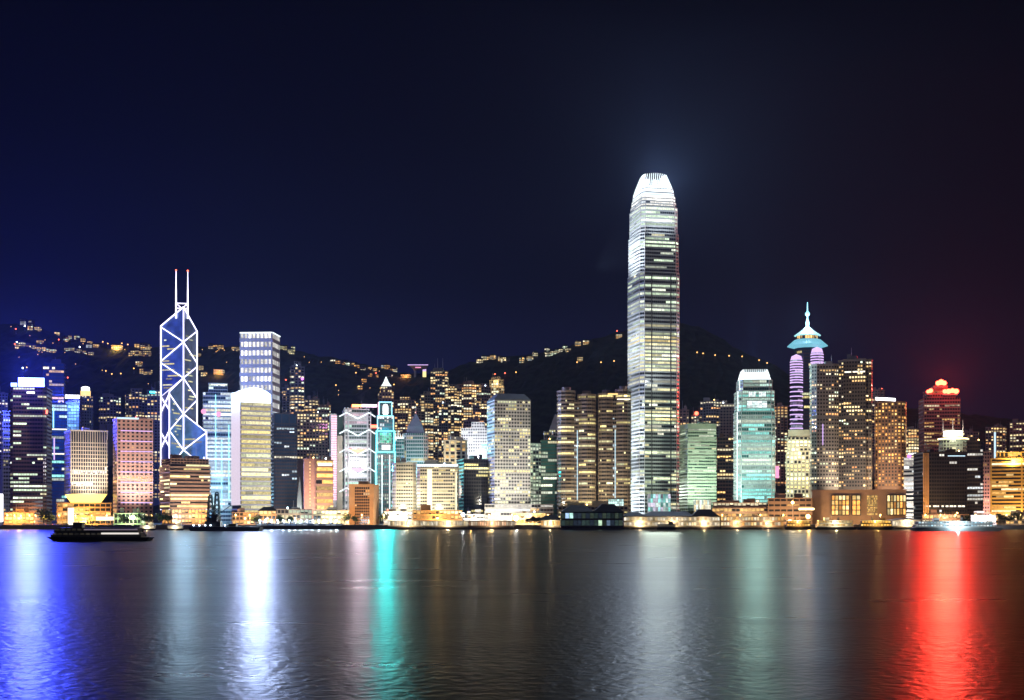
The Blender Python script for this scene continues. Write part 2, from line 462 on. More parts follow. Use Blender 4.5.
RIDGE = [(-400, 300), (0, 322), (25, 322), (50, 330), (80, 338), (110, 344), (150, 346), (210, 345), (265, 346), (320, 354),
         (360, 362), (400, 371), (440, 373), (470, 361), (520, 354), (560, 347), (600, 336), (640, 324), (670, 318), (700, 325),
         (735, 346), (770, 362), (800, 378), (850, 394), (900, 405), (1024, 420), (1400, 430)]
RD = 2900.
def hill_z(X, Y):
    hr = WZ(lerp_tab(RIDGE, X/RD*F + CX), RD) - GZ
    if Y < 1750: return GZ
    if Y <= RD:
        t = (Y-1750)/(RD-1750); z = GZ + hr*t**1.35
        return z + noise.fractal(Vector((X*.004, Y*.004, 3)), .9, 2, 4)*22*t*(1-t)*2
    return GZ + hr*max(0., 1-(Y-RD)/1500.)
def build_hills():
    m = MB(); nx, ny = 420, 70; k = []
    for j in range(ny+1):
        Y = 1740 + (3650-1740)*j/ny
        row = []
        for i in range(nx+1):
            X = -1900 + 3800*i/nx
            z = hill_z(X, Y)
            if Y > 1800: z += 5.5*noise.noise(Vector((X*.05, Y*.05, 1))) + 3.5*noise.noise(Vector((X*.14, Y*.14, 5)))
            row.append(len(m.v)); m.v.append((X, Y, z - (.6 if Y <= 1760 else 0)))
        k.append(row)
    for j in range(ny):
        for i in range(nx):
            m.f.append((k[j][i], k[j][i+1], k[j+1][i+1], k[j+1][i])); m.g.append((0, 0, 0))
    o = m.build('hills', mat('wooded_hill', (.035, .045, .025), .9, var=.6, scale=.05))
    tag(o, kind='structure')
build_hills()
g = MB(); g.box(-2600, 2600, 1206, 3800, 2.0, GZ)
tag(g.build('ground', mat('paved_ground', (.16, .15, .14), .85, scale=.05)), kind='structure')
q = MB(); q.box(-2600, 2600, 1200, 1206, -1.5, GZ-.4); q.box(-2600, 2600, 1199.5, 1206.5, GZ-.4, GZ+.25)
tag(q.build('quay_wall', mat('quay_concrete', (.20, .19, .18), .85, scale=.3)), 'long low concrete quay wall between the dark water and the city', 'quay wall')
r_ = MB(); r_.quad((-1500, 1222, GZ+.004), (1500, 1222, GZ+.004), (1500, 1234, GZ+.004), (-1500, 1234, GZ+.004))
tag(r_.build('road', M['asphalt']), kind='structure')

# ------------------------------------------------------------------ towers, from left to right
def slab_roof(b, poly, z, **k): b.cap(poly, z, **k)

# 1 edge towers
b = tower('residential_tower', 'pale tower cut off by the photo edge behind the brown tower with the blue sign', 'tower', -14, 8, 1750, 0)
z = b.zy(394); b.facade(rect(b.w, b.d), 0, z, 3.6, 4, lit=.35, pal='office', punched=True, gain=.7, zlit=b.zy(470)); b.cap(rect(b.w, b.d), z); b.finish('grey')
b = tower('office_tower', 'slim pale striped tower at the left edge beside the brown tower', 'tower', 3, 11, 1480, 0, depth=20)
z = b.zy(412); b.facade(rect(b.w, b.d), 0, z, 4, 2.6, .5, lit=.12, gain=.6, pal='office'); b.cap(rect(b.w, b.d), z, plant=False); b.finish('white')
b = tower('billboard', 'bright white lit panel standing at the left edge on the waterfront', 'billboard', -8, 3, 1290, 0, depth=3)
pm = MB(); pm.box(-b.w/2, b.w/2, -1.5, 1.5, 3, b.zy(494)); b.part('panel', pm, M['sign_white'])
pm = MB(); pm.box(-b.w/2+1, b.w/2-1, -.7, .7, -.2, 3.1); b.part('plinth', pm, M['steel']); b.finish('white')

# 2 brown tower with the blue sign
b = tower('office_tower', 'dark brown tower topped by a glowing blue-white sign', 'tower', 10, 46, 1420, -9, 'R', 52)
P = chamfer(b.w, b.d, 3); z = b.zy(388)
b.facade(P, 0, z, 4.1, 2.6, .5, pier=.25, lit=.15, run=.82, full=.04, pal='green', gain=1.0, merge=True)
b.cap(P, z, plant=False); b.wall.box(-b.w*.34, b.w*.34, -b.d*.1, b.d*.3, z+1, z+7)
sm = MB(); sm.box(-b.w*.30, b.w*.42, -b.d*.36, -b.d*.32, z+1.6, z+11.0); b.part('rooftop_sign', sm, M['sign_blue'])
sm = MB(); sm.box(-b.w*.49, -b.w*.33, -b.d*.42, -b.d*.38, z+1.6, z+5); b.part('small_sign', sm, M['sign_blue'])
sm = MB(); sm.box(b.w*.5, b.w*.55, -b.d/2-1.2, -b.d/2-.2, z-27, z-23); b.part('red_beacon', sm, M['lamp_red'])
lamp('sign_glow', (0, -b.d*.5-4, z+7), (.05, .07, 1), 5.5e6, b.root, 3, 'SPOT', (0, -b.d*.5-60, z+14), 176, .25)  # added spot facing the harbour, spreads the sign's blue over haze and water
lamp('sign_glow', (0, 10, z+26), (.05, .08, 1), 1.6e6, b.root, 4)  # added lamp above the roof, tints the haze and hill blue
lamp('sign_glow', (0, -b.d*.5-4, z+8), (.05, .08, 1), 1.5e6, b.root, 3, 'SPOT', (0, -b.d*.5-60, z+53), 128, .5)  # second added spot, aimed up to strengthen the blue halo
lamp('sign_spill', (0, -b.d/2-14, z+10), (.10, .10, 1), 4e4, b.root, 3)
wash(b, (1, .5, .18), 5e4, 0, 28, 2, .1, 60); b.finish('brown')

# 3-5 group behind
b = tower('office_tower', 'dark slate tower with lit top floors rising behind the blue sign', 'tower', 43, 64, 1720, -4)
z = b.zy(364); b.facade(rect(b.w, b.d), 0, z, 4.2, 3.6, .35, lit=.16, run=.7, pal='warm', gain=.9, merge=True, zlit=b.zy(480), pier=.3); b.cap(rect(b.w, b.d), z)
sm = MB(); sm.box(-b.w*.5, -b.w*.1, -b.d/2-1.4, -b.d/2-.7, b.zy(397), b.zy(394)); b.part('sign', sm, M['sign_white']); b.finish('dark', 'glass_blue')
b = tower('office_tower', 'narrow teal glass tower with thin lit lines, between brown tower and ribbed tower', 'tower', 51, 67, 1560, 0)
z = b.zy(405); b.facade(rect(b.w, b.d), 0, z, 4, 2.8, .3, pier=.25, lit=.14, run=.8, pal='teal', gain=.7, merge=True, zlit=b.zy(515)); b.cap(rect(b.w, b.d), z)
for y0, y1, x, mm in ((408, 428, -.35, 'n_cyan'), (438, 460, -.3, 'n_violet')):
    sm = MB(); sm.tube((b.w*x, -b.d/2-1, b.zy(y1)), (b.w*x, -b.d/2-1, b.zy(y0)), .7); b.part('neon_tube', sm, M[mm])
for yy in (429.5, 454): 
    sm = MB(); sm.box(-b.w/2, b.w/2, -b.d/2-1, -b.d/2-.62, b.zy(yy+.6), b.zy(yy-.6)); b.part('light_line', sm, M['deck_white'])
b.finish('green_d', 'glass_teal')
b = tower('office_tower', 'tower with a glowing sky-blue screen facade', 'tower', 65, 80, 1680, -6)
z = b.zy(397); P = rect(b.w, b.d); b.facade(P, 0, z, 4.2, 3, .3, lit=.25, pal='cool', gain=.7, zlit=b.zy(440), skip=(0,)); b.cap(P, z, plant=False)
sm = MB()
rg = random.Random(4)
for i in range(9):
    for j in range(5):
        x0 = -b.w/2+1+j*(b.w-2)/5; z0 = b.zy(430)+i*(b.zy(402)-b.zy(430))/9; s_ = rg.uniform(.25, 1.0)*(1.6 if 4 < i < 8 else 1)
        sm.quad((x0, -b.d/2-.9, z0), (x0+(b.w-2)/5-.3, -b.d/2-.9, z0), (x0+(b.w-2)/5-.3, -b.d/2-.9, z0+3.2), (x0, -b.d/2-.9, z0+3.2), (.35*s_, .85*s_, 1.5*s_))
sm.build('screen', M['win'], b.root, True)
sm = MB(); sm.box(-b.w*.48, b.w*.48, -b.d/2-1.2, -b.d/2-.7, z-2, z+2.2); b.part('sign', sm, M['sign_white']); b.finish('dark', 'glass_blue')
b = tower('office_tower', 'round grey tower with a lit drum on its top, right of the blue screen', 'tower', 78, 93, 1740, 0)
P = ngon(b.w/2, 18); z = b.zy(396); b.facade(P, 0, z, 4, 3, .4, lit=.25, pal='warm', gain=.7, zlit=b.zy(445))
dm = MB(); dm.lathe([(b.w*.34, z), (b.w*.34, z+7)], 16); b.part('drum', dm, M['deck_warm']); dm = MB(); dm.lathe([(b.w*.28, z+7), (b.w*.28, z+11.5), (.2, z+13)], 16); b.part('crown', dm, M['sign_white']); b.finish('grey_d')

# 6 ribbed tower with the flared glowing base
b = tower('office_tower', 'ribbed pale tower with a flared glowing yellow underside', 'tower', 71, 107, 1370, 9, 'L', 65)
P = rect(b.w, b.d); z = b.zy(431); zb = b.zy(494)
b.facade(P, zb, z-8, 3.9, 2.3, .22, pier=.6, prot=.8, lit=.13, run=.75, pal='white', gain=.9)
b.glz.prism(scale_poly(P, .985), z-8, z)
for e in (0, 1, 3):
    p, q_ = Vector(P[e]), Vector(P[(e+1) % 4]); u = (q_-p).normalized(); nn = Vector((u.y, -u.x)); L = (q_-p).length; nb = max(2, round(L/2.3))
    for j in range(nb+1): b.wall.obox(p+u*(L*j/nb)*.999+nn*.3, u, (.3, .34), z-8, z)
b.wall.prism(offset_poly(P, .85), z, z+1.4)
b.roof.box(-b.w*.1, b.w*.1, -3, 3, z+1.2, z+5)
sm = MB(); sm.prism(scale_poly(P, .70), zb-9, zb-.1, scale_poly(P, 1.0)); b.part('flared_soffit', sm, M['yellow_up'])
b.glz.prism(scale_poly(P, .55), -.3, zb-9)
lamp('soffit_lamp', (0, -b.d/2-14, zb-18), (1, .72, .25), 3e4, b.root, 2)
wash(b, (1, .85, .75), 1.5e5, 0, 40, 24, .6, 95); b.finish('beige')
b = tower('podium_block', 'low golden lit block under the ribbed tower', 'podium', 57, 111, 1285, 0, depth=40)
P = rect(b.w, b.d); z = b.zy(504)
b.facade(P, -.3, z, 4.2, 5, .35, lit=.6, run=.5, pal='orange', gain=.9); b.cap(P, z, plant=False)
pm = MB(); pm.box(-b.w*.30, -b.w*.19, -b.d/2-3, -b.d/2-.8, -.2, b.zy(508)); b.part('lit_stair_shaft', pm, M['deck_white'])
pm = MB(); pm.box(b.w*.22, b.w*.62, -b.d/2-5, -b.d/2-1, 4.2, 7.6); b.part('lit_canopy', pm, M['deck_white'])
wash(b, (1, .60, .15), 3.2e4, 0, 22, 4, .7, 12, 120); b.finish('orange_w')

# 7 pink hotel
b = tower('hotel_tower', 'pink slab hotel with violet light lines across its window grid', 'hotel', 117, 153, 1350, 8, 'L', 113)
P = rect(b.w, b.d); z = b.zy(419)
b.facade(P, -.3, z, 3.7, 4.6, lit=.06, pal='warm', punched=True, ww=.5, wh=.5, gain=.9, ledge=0)
b.cap(P, z, plant=True)
for k in range(8):
    yy = 430.5 + k*10.3; sm = MB(); sm.box(-b.w*.40, b.w*.49, -b.d/2-.5, -b.d/2-.15, b.zy(yy+.42), b.zy(yy-.42)); b.part('light_line', sm, M['n_violet'])
sm = MB(); sm.box(-b.w*.5, b.w*.1, -b.d/2-.8, -b.d/2-.1, z+.1, z+1.8); b.part('roof_sign', sm, M['deck_cool'])
wash(b, (1, .84, .74), 1.5e5, 0, 50, 14, .6, 95); b.finish('pink')
b = tower('residential_tower', 'grey apartment block on the slope directly behind the pink hotel left corner', 'tower', 101, 122, 2150, 8, Z=hill_z(WX(111, 2150), 2150)-8)
z = b.zy(397); P = cross(b.w, b.d); b.facade(P, 0, z, 4.4, 5, lit=.2, pal='res', punched=True, gain=.9, zlit=b.zy(425)); b.cap(P, z); b.finish('res_b')
b = tower('residential_tower', 'apartment block with a stepped top on the slope, behind the pink hotel right half', 'tower', 126, 148, 2050, 3, Z=hill_z(WX(137, 2050), 2050)-8)
z = b.zy(394); P = cross(b.w, b.d); b.facade(P, 0, z, 4.4, 4.6, lit=.42, pal='res', punched=True, gain=.9, zlit=b.zy(425)); b.facade(rect(b.w*.5, b.d*.5), z, b.zy(389), 4, 4.6, lit=.3, pal='res', punched=True); b.cap(rect(b.w*.5, b.d*.5), b.zy(389), plant=False); b.finish('res_b')
b = tower('residential_tower', 'dim teal-topped tower tucked left of the cross-braced tower', 'tower', 147, 161, 1900, 0)
z = b.zy(391); P = rect(b.w, b.d); b.facade(P, 0, z, 4.2, 4.4, lit=.3, pal='res', punched=True, gain=.8, zlit=b.zy(500)); b.cap(P, z)
sm = MB(); sm.box(-b.w*.3, b.w*.1, -b.d/2-.7, -b.d/2-.1, z-3, z-.8); b.part('sign', sm, M['n_teal']); b.finish('res_b')

# 8 cross-braced prism tower
def braced_tower():
    D = 1600; b = Bld('skyscraper', 'tall glass tower with white-violet diagonal cross bracing and two masts', 'skyscraper', WX(183.6, D+26), D+26, GZ, math.atan(-(183-CX)/F), None, 808); b.D = D
    k = (D+26)/F*.965; O = (0, 0); L = (-23*k, 14*k); Fp = (-14*k, -23*k); Rp = (23*k, -14*k); K = (14*k, 23*k)
    Z_ = lambda y: WZ(y, D+26*1.0) - GZ
    def tri(A, B, zo, za, zb):
        m = MB(); pts = [O, A, B]; hs = [zo, za, zb]
        n0 = len(m.v); m.v += [(p[0], p[1], -.3) for p in pts] + [(p[0], p[1], h) for p, h in zip(pts, hs)]
        a2 = (A[0]*B[1]-A[1]*B[0]) 
        order = (0, 1, 2) if a2 > 0 else (0, 2, 1)
        for i in range(3):
            x, y = order[i], order[(i+1) % 3]; m.f.append((n0+x, n0+y, n0+3+y, n0+3+x)); m.g.append((0, 0, 0))
        m.f.append(tuple(n0+3+i for i in order)); m.g.append((0, 0, 0))
        return m
    b.part('glass_shaft', tri(L, K, Z_(307), Z_(325), Z_(328)), M['glass_lit'])
    e = .996
    sc_ = lambda p: (p[0]*e, p[1]*e)
    b.part('glass_shaft', tri(L, Fp, Z_(378), Z_(396), Z_(394)), M['glass_lit'])
    b.part('glass_shaft', tri(Rp, K, Z_(414), Z_(432), Z_(434)), M['glass_lit'])
    b.part('glass_shaft', tri(Fp, Rp, Z_(450), Z_(469), Z_(469)), M['glass_teal'])
    def tube(p, y0, q, y1, r=.70):
        m = MB(); n = Vector((-.15, -1.0))*.9
        m.tube((p[0]+n.x, p[1]+n.y, Z_(y0)), (q[0]+n.x, q[1]+n.y, Z_(y1)), r, 6); b.part('light_tube', m, M['n_white'])
    tube(L, 510, L, 325); tube(K, 510, K, 328); tube(O, 450, O, 307); tube(Fp, 510, Fp, 394); tube(Rp, 510, Rp, 432)
    tube(O, 307, L, 325); tube(O, 307, K, 328)
    for y in (342, 378): 
        tube(L, y-16, O, y, .6); tube(O, y, L, y+18.5, .6)
        tube(K, y-14, O, y, .6); tube(O, y, K, y+18.5, .6)
    tube(K, 398, O, 414, .6)
    tube(O, 378, Fp, 394, .6)
    for y in (414, 450):
        tube(Fp, y-18, O, y, .6); tube(O, y, Fp, y+18.5, .6); tube(O, y, Rp, y+18.5, .6)
    tube(Rp, 433, O, 450, .6); tube(O, 414, K, 433, .7)
    for y in (412, 448, 484):
        tube(L, y-16, Fp, y, .7); tube(Fp, y-16, L, y, .7)
    # lit rooms behind the glass
    rg = random.Random(6)
    for A, B, y0, y1 in ((L, O, 330, 392), (O, K, 332, 410), (Fp, O, 396, 450), (O, Rp, 436, 452)):
        A_, B_ = Vector(A), Vector(B); u = (B_-A_); Ln = u.length; u = u/Ln; nn = Vector((u.y, -u.x))
        y = y0+4
        while y < y1:
            if rg.random() < .62:
                a0 = rg.uniform(.02, .5); a1 = min(.97, a0+rg.uniform(.1, .6)); z0 = Z_(y); g = rg.choice(PAL['yellow']); s_ = rg.uniform(.2, 1.1)
                p, q_ = A_+u*Ln*a0+nn*.12, A_+u*Ln*a1+nn*.12
                b.wins.append(((q_-p).length, [(p.x, p.y, z0), (q_.x, q_.y, z0), (q_.x, q_.y, z0+1.6), (p.x, p.y, z0+1.6)], tuple(c*s_ for c in g)))
            y += 3.0
    for dx, in ((-7.6*k,), (4.2*k,)):
        m = MB(); m.tube((dx, 4, Z_(318)), (dx, 4, Z_(290)), 1.0, 6, .8); m.tube((dx, 4, Z_(290)), (dx, 4, Z_(271)), .75, 6, .4); o = b.part('mast', m, M['n_white'])
        l = MB(); l.blob((dx, 4, Z_(270)), 1.1); l.build('warning_light', M['lamp_red'], o)
    m = MB()
    for y in (303, 308): m.tube((-7.6*k, 4, Z_(y)), (4.2*k, 4, Z_(y)), .6)
    m.tube((-7.6*k, 4, Z_(303)), (-1.7*k, 4, Z_(308)), .5); m.tube((4.2*k, 4, Z_(303)), (-1.7*k, 4, Z_(308)), .5); b.part('mast_frame', m, M['n_white'])
    lamp('shaft_fill', (20, -110, 90), (.30, .62, .95), 3.2e5, b.root, 4, 'SPOT', (0, 0, Z_(400)), 75, .8)  # added spot in the air so the glass reads as lit blue
    lamp('bracing_streak_spot', (0, -50, Z_(400)), (.45, .75, 1), 5e5, b.root, 5, 'SPOT', (0, -120, Z_(400)), 172, .3)  # added spot facing the harbour, for the tower's pale streak on the water
    lamp('base_fill', (30, -45, 30), (.25, .7, 1), 2.6e5, b.root, 8)  # added lamp in the air, tints the lower shaft blue
    b.finish('dark')
braced_tower()

# 9 brown ribbon office
b = tower('office_block', 'broad brown office block with ribbon windows below the cross-braced tower', 'office block', 170, 210, 1320, 16, 'L', 160)
P = rect(b.w, b.d); z = b.zy(459)
b.facade(P, b.zy(509), z-5, 3.5, 2.2, .52, pier=0, prot=.7, lit=.30, run=.85, pal='yellow', gain=1.2, merge=True)
b.facade(rect(b.w*.94, b.d*.94), z-5.2, z, 2.6, 3, .4, pier=.4, lit=.1, pal='warm'); b.cap(rect(b.w*.94, b.d*.94), z, .8)
b.facade([(x, y-1.5) for x, y in rect(b.w*.92, b.d*.9)], -.3, b.zy(509.5), 4.4, 3.4, .3, pier=.6, lit=.9, run=.4, pal='orange', gain=1.2)
lamp('lobby_lamp', (b.w*.2, -b.d/2-12, 9), (1, .62, .12), 1.5e4, b.root, 1)
wash(b, (1, .74, .55), 9e4, 0, 55, 3, .5, 60); b.finish('brown_l')
# 10 blue white ribbons
b = tower('office_tower', 'tower of cold white light ribbons right of the cross-braced tower', 'tower', 203, 233, 1760, 0, depth=24)
P = rect(b.w, b.d); z = b.zy(393)
b.facade(P, 0, z, 5.2, 3.2, .40, pier=.25, lit=.72, run=.9, full=.3, pal='cool', gain=.8, merge=True, zlit=b.zy(512))
b.facade(rect(b.w*.62, b.d*.7), z, b.zy(384), 4.5, 3, .3, lit=.2, pal='teal', pier=.3); b.cap(rect(b.w*.62, b.d*.7), b.zy(384), plant=False); b.cap(P, z, .6, False)
for x, y0, y1 in ((-.08, 395, 470), (.36, 425, 500), (-.42, 430, 500), (.12, 440, 508)):
    sm = MB(); sm.tube((b.w*x, -b.d/2-1.2, b.zy(y1)), (b.w*x, -b.d/2-1.2, b.zy(y0)), .5); b.part('light_tube', sm, M['n_cyan'])
for x, y in ((-.48, 412), (.02, 414.5)):
    sm = MB(); sm.blob((b.w*x, -b.d/2-2, b.zy(y)), 3.4, 8); b.part('pink_lamp', sm, M['sign_pink'])
lamp('facade_fill', (0, -b.d/2-40, 60), (.35, .75, 1), 3.5e4, b.root, 6)  # added lamp in the air that brightens this facade
b.finish('silver', 'glass_blue')
# 11 tall grid tower
b = tower('skyscraper', 'tall square tower covered with a regular grid of cold white lights', 'skyscraper', 240, 272, 1700, -15, 'R', 279.5)
P = rect(b.w, b.d); z = b.zy(333)
b.facade(P, 0, z, 10.6, 5.0, .42, pier=1.5, prot=.6, lit=.97, run=.3, full=1, blinds=False, pal='white', gain=.95, zlit=b.zy(450)); b.cap(P, z, 1.0, False)
sm = MB(); sm.tube((-b.w/2, -b.d/2-.8, z+.6), (b.w/2, -b.d/2-.8, z+.6), .8); sm.tube((b.w/2+.8, -b.d/2, z+.6), (b.w/2+.8, b.d/2, z+.6), .8); b.part('roof_light', sm, M['crown_i'])
wash(b, (.72, .86, 1), 1.0e5, .3, 110, 90, 1.3, 150, 80)
b.finish('silver', 'glass_blue')
# 12 white crowned tower
b = tower('office_tower', 'tower with a brilliant blue-white curved crown and yellow floor ribbons', 'tower', 241, 271, 1450, 17, 'L', 232)
P = rect(b.w, b.d); z = b.zy(402)
b.facade(P, -.3, z, 5.0, 2.6, .34, pier=0, prot=.6, lit=.9, run=.9, full=.5, pal='yellow', gain=.62, merge=True, skip=(3,))
sm = MB()
nr = 16
sm.box(-b.w/2-1.1, -b.w/2-.75, -b.d/2+.4, b.d/2-.4, b.zy(505), z+12); b.part('glowing_side_wall', sm, emit('lilac_white_glow', (1.0, .84, .97), .8))  # lit side wall drawn as a glowing sheet, its light put in as emission
# crown: a quarter-round hood
sm = MB(); prof = [(0, 0), (.0, 6), (.03, 10), (.10, 13), (.22, 15.2), (.40, 16.3), (.62, 15.4), (.86, 12.5), (1, 9), (1, 0)]
for i in range(len(prof)):
    x0, h0 = prof[i]; x1, h1 = prof[(i+1) % len(prof)]
    sm.quad((-b.w/2+x0*b.w, -b.d/2, z+h0), (-b.w/2+x0*b.w, b.d/2, z+h0), (-b.w/2+x1*b.w, b.d/2, z+h1), (-b.w/2+x1*b.w, -b.d/2, z+h1))
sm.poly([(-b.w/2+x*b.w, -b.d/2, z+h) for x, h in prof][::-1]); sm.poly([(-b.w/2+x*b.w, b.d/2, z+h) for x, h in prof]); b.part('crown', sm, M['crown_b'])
lamp('crown_glow', (0, -b.d/2-3, z+9), (.45, .58, 1), 2.2e6, b.root, 3, 'SPOT', (0, -b.d/2-60, z+20), 176, .25)  # added spot facing the harbour, for the crown's halo and water streak
wash(b, (.8, .85, 1), 3e4, -.4, 60, 4, .5, 110); b.finish('white')
# 13 dark blue
b = tower('office_tower', 'dark navy tower with few cyan lit rooms, right of the yellow ribbon tower', 'tower', 274, 297, 1500, 8, 'L', 271)
P = rect(b.w, b.d); z = b.zy(424); b.facade(P, 0, z, 4, 2.8, .45, pier=.3, lit=.10, run=.6, pal='cool', gain=.8, zlit=b.zy(508)); b.facade(rect(b.w*.98, b.d*.98), z, b.zy(414), 10, 9, .1, lit=0); b.cap(rect(b.w*.98, b.d*.98), b.zy(414), plant=False)
b.finish('dark', 'glass_blue')
# 14 apartment towers behind
for (xl, xr, y, D, lab, m_, lt) in (
    (283, 296, 388, 2250, 'narrow far apartment tower just right of the white grid tower', 'res_b', .22),
    (291, 305, 367, 2150, 'tallest far apartment tower, with a purple lamp at its top corner', 'res_b', .34),
    (305, 319, 400, 2050, 'broad far apartment tower right of the one with the purple lamp', 'res_a', .5),
    (318, 330, 407, 2000, 'low far apartment tower left of the steel-ladder bank', 'res_c', .45)):
    b = tower('residential_tower', lab, 'tower', xl, xr, D, 6, Z=hill_z(WX((xl+xr)/2, D), D)-8); z = b.zy(y); P = cross(b.w, b.d)
    b.facade(P, 0, z, 4.4, 4.4, lit=lt, pal='res', punched=True, gain=.9, zlit=b.zy(508)); b.cap(P, z)
    if y == 367:
        sm = MB(); sm.blob((b.w*.3, -b.d/2-1.5, b.zy(379)), 2.2, 8); b.part('purple_lamp', sm, emit('purple_lamp', (.8, .2, 1), 3)); b.facade(rect(b.w*.5, b.d*.5), z, z+9, 4.4, 4, lit=.2, pal='res', punched=True)
    b.finish(m_)
b = tower('residential_tower', 'dark apartment slab with scattered gold rooms behind the brown twin block', 'tower', 297, 328, 1780, 4)
z = b.zy(414); P = rect(b.w, b.d); b.facade(P, 0, z, 4, 4.2, lit=.36, pal='res', punched=True, gain=.9, zlit=b.zy(460)); b.cap(P, z); b.finish('res_a')
# 15 pylon
b = Bld('memorial_pylon', 'slim white floodlit pylon tapering upward among low waterfront blocks', 'monument', WX(299.5, 1330), 1330, GZ, 0); b.D = 1330
pm = MB(); h = b.zy(477); pm.prism([(-2.8, -2.2), (2.6, -2.2), (2.6, 2.2), (-2.8, 2.2)], -.3, h*.55, [(-1.9, -1.5), (2.0, -1.5), (2.0, 1.5), (-1.9, 1.5)]); pm.prism([(-1.9, -1.5), (2.0, -1.5), (2.0, 1.5), (-1.9, 1.5)], h*.55, h, [(-.2, -.3), (.4, -.3), (.4, .3), (-.2, .3)]); b.part('shaft', pm, M['white'])
lamp('uplight', (0, -14, 2), (.92, 1, .92), 3.2e4, b.root, 1, 'SPOT', (0, 0, h*.5), 70)
b.finish('white')
# 16 brown twin block
b = tower('hotel_block', 'rose-brown slab with a dotted column of lights, left half of the brown twin', 'hotel', 304, 316, 1385, 2)
z = b.zy(460); P = rect(b.w, b.d); b.facade(P, -.3, z, 3.6, 3.0, lit=.12, pal='warm', punched=True, ww=.35, wh=.4, gain=1.1, dark=False); b.cap(P, z)
for k in range(14):
    sm = MB(); sm.box(-.5, .5, -b.d/2-.4, -b.d/2-.1, b.zy(506-k*3.3), b.zy(506-k*3.3)+1.5); b.part('dot_light', sm, M['deck_warm'])
wash(b, (1, .68, .55), 7e4, 0, 50, 3, .5, 60); b.finish('pink')
b = tower('hotel_block', 'dark hotel block with amber lit floors, right half of the brown twin', 'hotel', 316.5, 333, 1380, 2)
z = b.zy(458); P = rect(b.w, b.d); b.facade(P, -.3, z-3, 6.2, 2.6, .42, pier=0, prot=.6, lit=.6, run=.8, full=.2, pal='orange', gain=1.1, merge=True); b.cap(P, z-3, 1.2)
sm = MB(); sm.box(-b.w*.42, b.w*.45, -b.d/2-1.2, -b.d/2-.7, z-8, z-5); b.part('sign', sm, M['deck_white'])
wash(b, (1, .68, .4), 5e4, 0, 50, 3, .4, 60); b.finish('brown_l')

